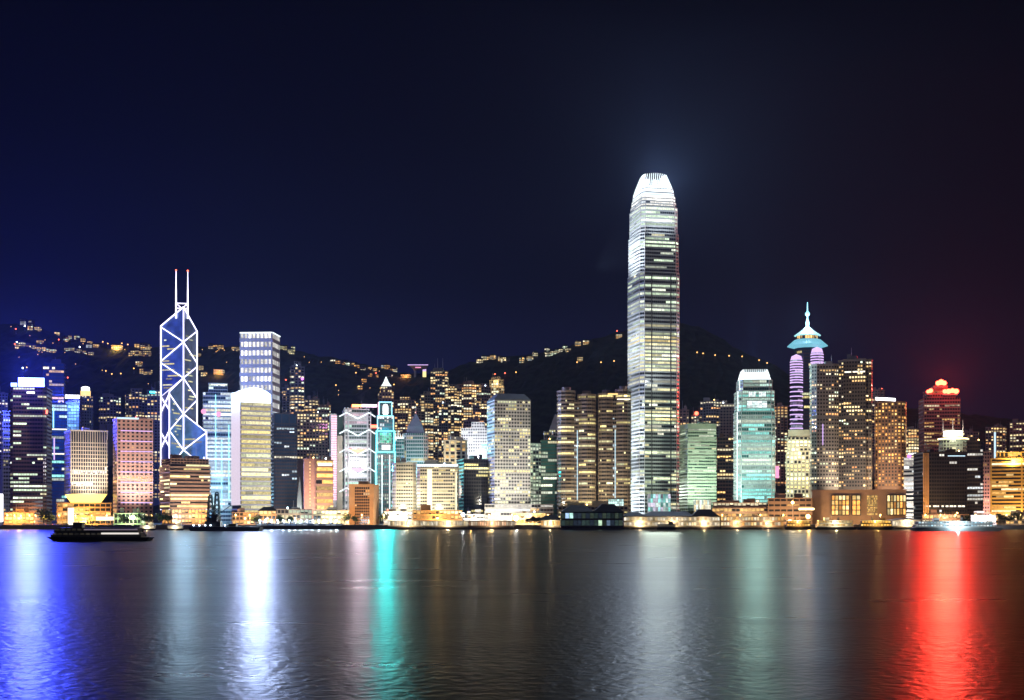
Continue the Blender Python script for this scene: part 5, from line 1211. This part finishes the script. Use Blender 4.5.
big_lamp('glaring orange floodlight beside the ferries, with a long reflection', 808, 516.5, 1178, 'lamp_warm', (1, .5, .1), 4e4, 2.0)
big_lamp('cluster-like white floodlight right of the fast ferry', 983, 521.5, 1196, 'lamp_cool', (.85, .88, 1), 2.5e4, 2.4)
big_lamp('white floodlight at the foot of the left cream block', 403, 516, 1240, 'lamp_cool', (1, .95, .9), 1.5e4, 2.2)
big_lamp('small white floodlight right of the cream blocks', 463, 514.5, 1240, 'lamp_cool', (1, .95, .85), 1e4, 1.7)
big_lamp('white floodlight left of the dark pier building', 516, 518, 1240, 'lamp_cool', (1, .95, .85), 1.2e4, 2.2)

# trees on the waterfront
def tree_proto(seed, h, r):
    rg = random.Random(seed); o = empty('tree', (0, 0, GZ)); m = MB()
    m.tube((0, 0, -.2), (.15, 0, h*.4), .28, 7, .18)
    cl = []
    for k in range(7):
        a = rg.uniform(0, 2*pi); e = (r*.62*cos(a)*rg.uniform(.3, 1), r*.62*sin(a)*rg.uniform(.3, 1), h*rg.uniform(.5, .88)); cl.append(e)
        m.tube((.15, 0, h*.36), e, .13, 5, .04)
    m.build('trunk', M['bark'], o); m = MB()
    for c in cl:
        for k in range(95):
            d = Vector((rg.gauss(0, 1), rg.gauss(0, 1), rg.gauss(0, .8))).normalized()*r*.52*rg.uniform(.3, 1.05)**.6
            p = Vector(c)+d; n = Vector((rg.gauss(0, 1), rg.gauss(0, 1), rg.gauss(0, 1))).normalized(); u = n.orthogonal().normalized(); v = n.cross(u); s_ = rg.uniform(.22, .5)
            m.quad(p-u*s_-v*s_*.6, p+u*s_-v*s_*.6, p+u*s_*.7+v*s_*.8, p-u*s_*.6+v*s_*.7)
    m.build('crown', M['leaf'], o); return o
tp = [tree_proto(1, 11, 5.5), tree_proto(2, 9, 4.5), tree_proto(3, 8, 4)]
used = [0, 0, 0]
GR = [('dark round tree on the quay below the brown tower', [(43, 1214, 0, 1.35), (50, 1216, 1, 1.3)]),
      ('dark tree in the row behind the pink hotel floodlight', [(124, 1226, 1, 1), (142, 1226, 0, 1), (150, 1230, 1, 1.1), (160, 1228, 0, 1), (168, 1228, 2, 1.2)]),
      ('dark tree among the low halls near the white pylon', [(280, 1240, 1, 1), (290, 1244, 2, 1), (256, 1240, 1, 1), (347, 1236, 0, 1), (355, 1232, 2, 1), (384, 1250, 0, 1)]),
      ('dark low tree on the quay left of the dark pier building', [(534, 1210, 2, 1), (539, 1212, 2, .9), (529, 1212, 2, .8)]),
      ('tree beside the glass lobby at the foot of the mint slab', [(684, 1262, 0, 1.3), (690, 1264, 1, 1.4), (678, 1264, 1, 1.3)]),
      ('tree on the right waterfront near the gold building', [(1000, 1222, 0, 1), (1010, 1224, 1, 1.1), (1018, 1222, 0, 1.1), (966, 1230, 1, 1)])]
for lab, sp in GR:
    for px, Y, k, s_ in sp:
        o = tp[k] if not used[k] else copy_tree(tp[k]); used[k] = 1
        o.location = (WX(px, Y), Y, GZ); o.scale = (s_,)*3; o.rotation_euler = (0, 0, rg.uniform(0, 6)); tag(o, lab, 'tree', lab.replace('dark ', '')+'s')

# parked cars with their tail lamps on, left waterfront road
def car_proto():
    o = empty('car', (0, 0, GZ+.004)); m = MB()
    side = [(-2.1, .35), (2.1, .35), (2.15, .8), (1.3, .95), (.75, 1.42), (-1.1, 1.45), (-1.8, .98), (-2.15, .9)]
    n = len(side)
    m.poly([(x, -.85, z) for x, z in side]); m.poly([(x, .85, z) for x, z in side][::-1])
    for i in range(n):
        (a, b_), (c, d) = side[i], side[(i+1) % n]; m.quad((c, -.85, d), (a, -.85, b_), (a, .85, b_), (c, .85, d))
    m.build('body', M['car_a'], o)
    m = MB(); m.quad((-1.0, -.87, 1.0), (.75, -.87, 1.0), (.55, -.87, 1.36), (-.95, -.87, 1.38)); m.build('side_window', M['glass'], o)
    for x in (-1.3, 1.3):
        for y in (-.8, .8):
            m = MB(); m.tube((x, y-.12, .33), (x, y+.12, .33), .33, 10); m.build('wheel', M['tyre'], o)
    for y in (-.6, .6):
        m = MB(); m.box(-2.24, -2.1, y-.25, y+.25, .62, .92); m.build('tail_light', M['lamp_red'], o)
    return o
c0 = car_proto()
for i in range(13):
    o = c0 if i == 0 else copy_tree(c0)
    o.location = (WX(24+3.5*i, 1226), 1226+rg.uniform(-2, 2), GZ+.008); o.rotation_euler = (0, 0, R(-38 if i % 2 else 140)*0 + rg.choice((R(25), R(20))))
    tag(o, 'dark car with red tail lamps queued on the waterfront road below the brown tower', 'car', 'cars queued on the left waterfront road')

# boats
def hull_mesh(m, L, B, z0, z1, rake=.16, stern=.04, n=10):
    """a ship's hull: pointed bow to +x, flared sides"""
    def half(t):
        return B/2*min(1, (1-max(0, (t-.62)/.38)**2.0)) if t > .62 else B/2*(.86+.14*min(1, t/.2))
    lo, hi = [], []
    for k in range(n+1):
        t = k/n; lo.append((-L/2+L*(stern+(1-rake-stern)*t), half(t)*.8)); hi.append((-L/2+L*t, half(t)))
    P0 = [(x, -y) for x, y in lo] + [(x, y) for x, y in lo[::-1]]; P1 = [(x, -y) for x, y in hi] + [(x, y) for x, y in hi[::-1]]
    m.prism(P0, z0, z1, P1)
def ferry(label, px0, px1, Y, zs, hullm, deckm, litm, bow=1, decks=2, rot=0., lit=1., roofm='boat_w', funnel=True, cat='ferry', dh=2.7, group=None, wallm='boat_w', power=6e3, lcol=(1, .75, .4)):
    x0, x1 = WX(px0, Y), WX(px1, Y); L = x1-x0; B = min(12, L*.22)
    o = empty('ferry', ((x0+x1)/2, Y, 0), R(rot)); tag(o, label, cat, group)
    s = bow
    m = MB(); hull_mesh(m, L, B, -.8, zs, .1); 
    if s < 0: m.v = [(-x, -y, z) for x, y, z in m.v]
    m.build('hull', M[hullm], o)
    z = zs; l = L*.84
    for k in range(decks):
        m = MB(); m.box(-l/2, l/2, -B*.44, B*.44, z+.02, z+.25); nb = max(6, round(l/2.4))
        for i in range(nb+1):
            for y in (-B*.44, B*.44): m.box(-l/2+l*i/nb-.14, -l/2+l*i/nb+.14, y-.1, y+.1, z+.2, z+dh)
        for y in (-B*.445, B*.445): m.box(-l/2, l/2, y-.08, y+.08, z+.2, z+1.05)
        m.build('deck_house', M[wallm], o)
        m = MB(); c = {'w': [(1, .62, .2), (1, .75, .35)], 'c': [(.55, .85, 1), (.9, 1, 1)], 'y': [(1, .5, .08), (1, .62, .16)], 'g': [(1, .86, .6), (1, .92, .8)]}[litm]
        rg2 = random.Random(int(px0)+k)
        for i in range(nb):
            s_ = lit*rg2.uniform(.4, 1.3); a, b_ = -l/2+l*(i+.1)/nb, -l/2+l*(i+.9)/nb; cc = tuple(v*s_ for v in rg2.choice(c))
            m.quad((a, -B*.36, z+.3), (b_, -B*.36, z+.3), (b_, -B*.36, z+dh-.1), (a, -B*.36, z+dh-.1), cc)
        m.build('lit_saloon', M['win'], o, True)
        m = MB(); m.box(-l/2+.2, l/2-.2, -B*.35, B*.35, z+.26, z+dh-.02); m.build('saloon_wall', M['grey_d'], o)
        z += dh; l *= .93
    m = MB(); m.box(-l/2-.8, l/2+.8, -B*.5, B*.5, z, z+.3); m.build('roof', M[roofm], o)
    m = MB(); m.box(s*l*.26-2, s*l*.26+2, -B*.22, B*.22, z+.28, z+2.5); m.box(s*l*.26-2.3, s*l*.26+2.3, -B*.25, B*.25, z+2.5, z+2.7); m.build('wheelhouse', M[wallm], o)
    if funnel:
        m = MB(); m.lathe([(1.0, z+.25), (.9, z+3.2)], 12, (-s*l*.12, 0)); m.build('funnel', M['grey_d'], o)
    m = MB(); m.tube((s*l*.1, 0, z+.2), (s*l*.1, 0, z+6), .1, 5); m.build('mast', M['steel'], o)
    if power:
        lamp('deck_lamp', (0, -B*.9, z-1), lcol, power, o, .4)
    return o
ferry('dark ferry crossing at the left with one long white lit deck line', 46, 152, 600, 1.6, 'hull', 'hull', 'g', bow=-1, decks=2, wallm='hull', roofm='hull', lit=.03, power=0, dh=1.9, funnel=False)
for ob in list(COL.objects):
    if ob.name.startswith('ferry') and ob.parent is None and ob.get('label', '').startswith('dark ferry crossing'):
        L_ = WX(152, 600)-WX(46, 600); m = MB(); B_ = 12*.44
        m.box(L_*.06, L_*.41, -B_-.9, -B_-.75, 2.9, 3.6); m.build('deck_light', emit('white_deck_tube', (1, .93, .86), .9), ob)
        m = MB(); m.box(-.1*L_, L_*.40, -B_-.9, -B_-.75, 4.7, 5.2); m.build('deck_light', emit('dim_deck_tube', (.75, .6, .8), .22), ob)
ferry('long low white fast ferry with cyan hull stripe, below the great dark block', 906, 1001, 1046, 2.6, 'boat_w', 'boat_w', 'c', bow=-1, decks=2, lit=.9, dh=2.3, power=1.2e4, lcol=(.7, .92, 1))
ferry('orange lit ferry moored beside the glaring orange floodlight', 784, 812, 1168, 2.2, 'hull', 'orange_w', 'y', decks=2, lit=1.3, power=9e3, lcol=(1, .55, .15), wallm='wood')
ferry('pale ferry moored between two orange ferries', 813, 856, 1170, 2.2, 'hull', 'boat_w', 'w', bow=-1, decks=2, lit=.8, power=5e3)
ferry('orange lit ferry with a teal panel, moored below the terminal podium', 857, 894, 1168, 2.2, 'hull', 'orange_w', 'y', bow=1, decks=2, lit=1.25, power=8e3, lcol=(1, .6, .15), wallm='wood')
ferry('small dark boat moored against the bright white pier', 656, 677, 1160, 1.8, 'hull', 'hull', 'g', decks=1, lit=.12, wallm='grey_d', roofm='roof_d', power=0, funnel=False)
for px, lab in ((148, 'small pier launch with a lit cabin left of the barge'), (176, 'small launch with white lamps just left of the barge derricks')):
    ferry(lab, px-9, px+8, 1100, 1.4, 'hull', 'hull', 'g', decks=1, lit=.8, power=2e3, funnel=False, cat='launch', dh=2.2)
# work barge with derricks
Y = 1046; o = empty('work_barge', (WX(224, Y), Y, 0)); tag(o, 'dark work barge carrying two lattice derricks, left of centre', 'barge')
m = MB(); m.prism([(-24, -7), (28, -7), (28, 7), (-24, 7)], -.8, 3.2, [(-26, -7), (29, -7), (29, 7), (-26, 7)]); m.build('hull', mat('navy_hull', (.012, .016, .05), .5), o)
m = MB(); m.box(-14, -2, -4, 4, 3.15, 7.5); m.box(-12, -5, -3, 3, 7.45, 10.5); m.box(4, 10, -3, 3, 3.15, 5.6); m.box(-9, -4, -3.5, 2, 10.4, 13); m.build('deck_house', M['hull'], o)
def lattice(m, x, y, z0, z1, w0, w1, r=.22):
    n = 7; c = [(-1, -1), (1, -1), (1, 1), (-1, 1)]
    for k in range(n):
        a, b_ = k/n, (k+1)/n; wa, wb = w0+(w1-w0)*a, w0+(w1-w0)*b_; za, zb_ = z0+(z1-z0)*a, z0+(z1-z0)*b_
        for i in range(4):
            p = c[i]; q_ = c[(i+1) % 4]
            m.tube((x+p[0]*wa, y+p[1]*wa, za), (x+p[0]*wb, y+p[1]*wb, zb_), r, 4); m.tube((x+p[0]*wa, y+p[1]*wa, za), (x+q_[0]*wb, y+q_[1]*wb, zb_), r*.7, 4)
for x, h in ((-10.2, 27), (-5.2, 29)):
    m = MB(); lattice(m, x, -1, 3.1, h, 2.6, 1.1, .55); m.box(x-1.2, x+1.2, -2.2, .2, h, h+1); m.build('derrick', M['hull'], o)
m = MB(); m.tube((-5, -2, 12), (6, -2, 20), .3); m.tube((6, -2, 20), (6, -2, 6), .08); m.build('crane_boom', M['hull'], o)
m = MB(); m.tube((-26, -7.05, 3.6), (29, -7.05, 3.6), .12); m.build('rail', M['steel'], o)
for x in (-22, -17.5, -13, -9, 2): 
    m = MB(); m.blob((x, -6.2, 4.4), .5, 6); m.build('deck_lamp', M['lamp_cool'], o)
# gangway arms of the colonnaded pier
for px in (409, 423, 434, 488, 512):
    Y = 1180; o = empty('gangway', (WX(px, Y), Y, 0)); tag(o, 'small pale steel gangway arm leaning over the water from the colonnaded piers', 'gangway', 'gangway arms on the colonnaded piers')
    m = MB(); m.tube((-1.6, 0, 7), (1.6, 0, 2.2), .28, 5); m.tube((1.6, 0, 2.2), (1.6, 0, -1.5), .28, 5); m.build('arm', M['cream'], o)
    m = MB(); m.tube((-1.6, 0, 7), (-1.6, 4.9, 7.0), .2, 5); m.tube((1.6, 0, 2.2), (-1.6, 1.5, 2.2), .25, 5); m.tube((-1.6, 1.5, 2.2), (-1.6, 5, 2.2), .25, 5); m.build('strut', M['steel'], o)

# ------------------------------------------------------------------ lights and houses on the hills
def ray_hill(px, py):
    Y = 1800.
    while Y < RD:
        if hill_z(WX(px, Y), Y) >= WZ(py, Y): return Y
        Y += 6
    return None
def house(px, py, w, h, d, pal, lit, m_, lab, group, seed, gain=1., cat='house', light=None):
    Y = ray_hill(px, py+1.0) or RD-20
    SEED[0] += 1
    w, h, d, gain = w*.72, h*.74, d*.9, gain*.55
    X = WX(px, Y); b = Bld('hillside_house', lab, cat, X, Y, hill_z(X, Y)-3, random.Random(seed).uniform(-.4, .4), group, SEED[0])
    b.w, b.d, b.D = w, d, Y
    b.facade(rect(w, d), 0, h+3, 3.8, 4.2, lit=lit, run=.4, pal=pal, punched=True, gain=gain, ww=.75, wh=.6)
    if w < 26: hip(b.roof, -w/2, w/2, -d/2, d/2, h+3, 3.2, .6)
    else: b.cap(rect(w, d), h+3, .8, True, 1)
    if light: lamp('garden_lamp', (0, -d/2-8, 5), light[0], light[1], b.root, 1)
    b.finish(m_, roof='roof_d'); return b
rg = random.Random(21)
A1 = 'small lit house in the chain along the ridge above the blue-signed brown tower'
for i, (px, py) in enumerate(((17, 347), (22, 345), (28, 347), (33, 348), (38, 349), (44, 350), (49, 351), (53, 352), (67, 350), (72, 351), (78, 352), (85, 353), (91, 354), (40, 343), (66, 340), (70, 339), (77, 338), (83, 341), (90, 343), (96, 346), (57, 334), (38, 330), (30, 329))):
    house(px, py, rg.uniform(9, 17), rg.uniform(6, 10), 10, 'res', .75, 'res_a', A1, 'ridge houses at the upper left', i, 1.2)
for px, py, lab in ((23, 325.5, 'pale apartment block highest on the upper left ridge'), (31, 327, 'dim apartment block right beside the highest one on the ridge')):
    house(px, py, 17, 17, 12, 'white', .2, 'res_b', lab, None, int(px), .8, 'apartment block')
house(117, 349, 30, 11, 14, 'warm', 1.0, 'orange_w', 'long amber floodlit mansion on the ridge left of the cross-braced tower', None, 5, 1.8, 'mansion', ((1, .6, .15), 1.8e4))
house(89, 346, 16, 5, 10, 'cool', .9, 'white', 'house with pale green-white lit windows on the ridge left of the floodlit mansion', None, 6, 1.2, 'house')
A2 = 'orange lit terrace house on the slope just left of the cross-braced tower'
for i, (px, py) in enumerate(((132, 355), (137, 354.5), (142, 354), (147, 355), (139, 365), (143, 373), (148, 374), (137, 347), (144, 344), (148, 343))): house(px, py, rg.uniform(14, 22), rg.uniform(9, 14), 10, 'warm', .75, 'res_c', A2, 'terrace houses left of the cross-braced tower', 30+i, 1.2)
A3 = 'lit house on the ridge between the cross-braced tower and the white grid tower'
for i, (px, py) in enumerate(((211, 347), (216, 348), (221, 347.5), (199, 355), (201, 369), (204, 375), (234, 349), (237, 350))): house(px, py, rg.uniform(10, 18), rg.uniform(6, 10), 10, 'warm', .8, 'res_a', A3, 'ridge houses beside the cross-braced tower', 50+i, 1.2)
house(219, 374, 26, 12, 14, 'warm', .9, 'orange_w', 'amber outlined villa on the slope between cross-braced tower and white grid tower', None, 61, 1.5, 'villa', ((1, .5, .12), 1.2e4))
A4 = 'lit house on the ridge just right of the white grid tower'
for i, (px, py) in enumerate(((281, 348), (286, 349), (291, 347), (293, 350))): house(px, py, rg.uniform(10, 16), rg.uniform(6, 10), 10, 'yellow', .7, 'res_a', A4, 'ridge houses right of the grid tower', 65+i, 1.0)
A5 = 'orange lit house in the chain descending the ridge above the steel-ladder bank'
for i, (px, py) in enumerate(((333, 362), (338, 363), (343, 363.5), (348, 364), (353, 365), (357, 367), (363, 369), (370, 369), (375, 370), (383, 367), (387, 368), (392, 369), (395, 370), (370, 376), (377, 376), (390, 377), (360, 388), (364, 381))): house(px, py, rg.uniform(8, 14), rg.uniform(5, 9), 10, 'orange' if i % 3 else 'office', .8, 'res_c', A5, 'ridge houses above the bank', 70+i, 1.3)
house(406, 376.5, 26, 7, 14, 'orange', 1.0, 'orange_w', 'long low orange lit restaurant on the saddle, left of the flared hilltop building', None, 90, 1.5, 'restaurant', ((1, .4, .15), 9e3))
A6 = 'gold lit house in the row on the ridge left of the round-window tower roof'
for i, (px, py) in enumerate(((480, 358.5), (484, 358.5), (490, 359), (493, 359), (500, 360), (504, 361), (507, 361), (522, 361))): house(px, py, rg.uniform(11, 18), rg.uniform(7, 12), 10, 'res', .9 if i < 4 else .6, 'res_a', A6, 'ridge houses left of the pale tower roof', 95+i, 1.4)
A7 = 'lit house in the bright ridge cluster above the gap right of the round-window tower'
for i, (px, py) in enumerate(((530, 359), (535, 354.5), (536, 356), (547, 352.5), (548, 355), (553, 354), (557, 353), (561, 352), (565, 350), (568, 351))): house(px, py, rg.uniform(11, 17), rg.uniform(8, 14), 10, 'office', .8, 'res_a', A7, 'ridge houses of the centre cluster', 110+i, 1.3)
for i, (px, py, lab) in enumerate(((578, 341, 'gold lit house highest on the ridge left of the tallest tower'), (586, 343, 'house next to the highest one on the ridge left of the tallest tower'), (580, 360, 'amber tent-roofed house alone on the dark slope left of the tallest tower'), (619, 337, 'dim house close to the left edge of the tallest tower'))): house(px, py, 17, 9, 12, 'warm', .8, 'res_a', lab, None, 130+i, 1.3)
# hilltop building with the flared bowl
Y = 2860; X = WX(417, Y); o = empty('hilltop_building', (X, Y, hill_z(X, Y)-4)); tag(o, 'flared bowl-shaped hilltop building with violet and amber light on the saddle', 'hilltop building')
m = MB(); m.box(-6, -2, -6, 6, 0, 16); m.box(12, 20, -6, 6, 0, 18); m.build('tower_leg', M['white'], o)
m = MB(); m.prism([(-6, -8), (18, -8), (18, 8), (-6, 8)], 18, 28, [(-19, -9), (24, -9), (24, 9), (-19, 9)]); m.build('bowl', M['grey'], o)
m = MB(); m.box(-19, 24, -9.3, -9.05, 26.6, 28); m.build('violet_edge', M['n_violet'], o)
m = MB(); m.box(12.4, 19.6, -6.5, -6.1, 2, 14); m.build('amber_panel', emit('amber_panel', (1, .8, .35), 1.4), o)
m = MB(); m.box(12.4, 19.6, -6.5, -6.1, 14.3, 19); m.build('pale_panel', M['n_violet'], o)
m = MB(); m.box(-3, 9, -8.5, -8.2, 21, 23); m.build('orange_panel', M['sign_pink'], o)
# lamps on the hill roads
def hill_lamp_proto(head, col):
    o = empty('hill_lamp', (0, 0, 0)); m = MB(); m.tube((0, 0, -3), (0, 0, 10), .25, 5, .15); m.tube((0, 0, 10), (0, -1.3, 10.3), .15, 5); m.build('pole', M['steel'], o)
    m = MB(); m.blob((0, -1.4, 10), 1.35, 8); m.build('lamp_head', M[head], o); return o
HL = [('amber road lamp in the string on the dark slope left of the teal clawed tower', 'amber slope lamps right of the tallest tower', 'lamp_hill', ((697, 353), (703, 354.5), (715, 356), (729, 356.5), (742, 357), (759, 361), (767, 363.5))),
      ('amber road lamp alone on the dark slope left of the tallest tower', 'amber slope lamps left of the tallest tower', 'lamp_hill', ((601, 363), (614, 362), (516, 373), (577, 363), (523, 359))),
      ('amber road lamp on the upper left slope', 'amber slope lamps at the upper left', 'lamp_hill', ((134, 369), (106, 372), (59, 366.5), (64, 367), (45, 367), (27, 369), (121, 375), (112, 375), (128, 345), (122, 344), (103, 343), (108, 344), (212, 385), (292, 374), (336, 386), (356, 374), (394, 385))),
      ('red lamp on the wooded slope', 'red slope lamps', 'lamp_red', ((16, 330.5), (15, 345), (70, 335.5), (59, 341), (505, 374), (495, 375), (617, 332), (68, 379), (376, 374), (286, 381))),
      ('white lamp on the upper left slope', 'white slope lamps', 'lamp_cool', ((80, 348.5), (25, 327), (17, 343), (23, 369)))]
rq = random.Random(77)
HL.append(('tiny amber lamp scattered on the wooded slope behind the left half of the skyline', 'amber lamps scattered over the left slope', 'lamp_hill', tuple((rq.uniform(8, 400), rq.uniform(0, 1)) for _ in range(46))))
for lab, grp, head, sp in HL:
    sp = tuple((px, py if py > 1 else lerp_tab(RIDGE, px)+3+py*py*34) for px, py in sp)
    p0 = hill_lamp_proto(head, None); first = True; small = lab.startswith('tiny')
    for px, py in sp:
        Yh = ray_hill(px, py+4) or RD-15
        o = p0 if first else copy_tree(p0); first = False
        X = WX(px, Yh); o.location = (X, Yh, hill_z(X, Yh)-1); o.scale = (.5,)*3 if small else (1,)*3; tag(o, lab, 'hill lamp', grp)

# ------------------------------------------------------------------ haze over the harbour
m = MB(); m.box(-2700, 2700, -300, 4000, -2.5, 560)
hz = bpy.data.materials.new('haze_air'); hz.use_nodes = True
n = hz.node_tree.nodes; n.remove(n['Principled BSDF'])
v = n.new('ShaderNodeVolumePrincipled'); v.inputs['Color'].default_value = (.48, .64, 1.0, 1); v.inputs['Density'].default_value = 0.000033; v.inputs['Anisotropy'].default_value = 0.0
hz.node_tree.links.new(v.outputs[0], n['Material Output'].inputs['Volume'])
tag(m.build('haze', hz), kind='stuff')
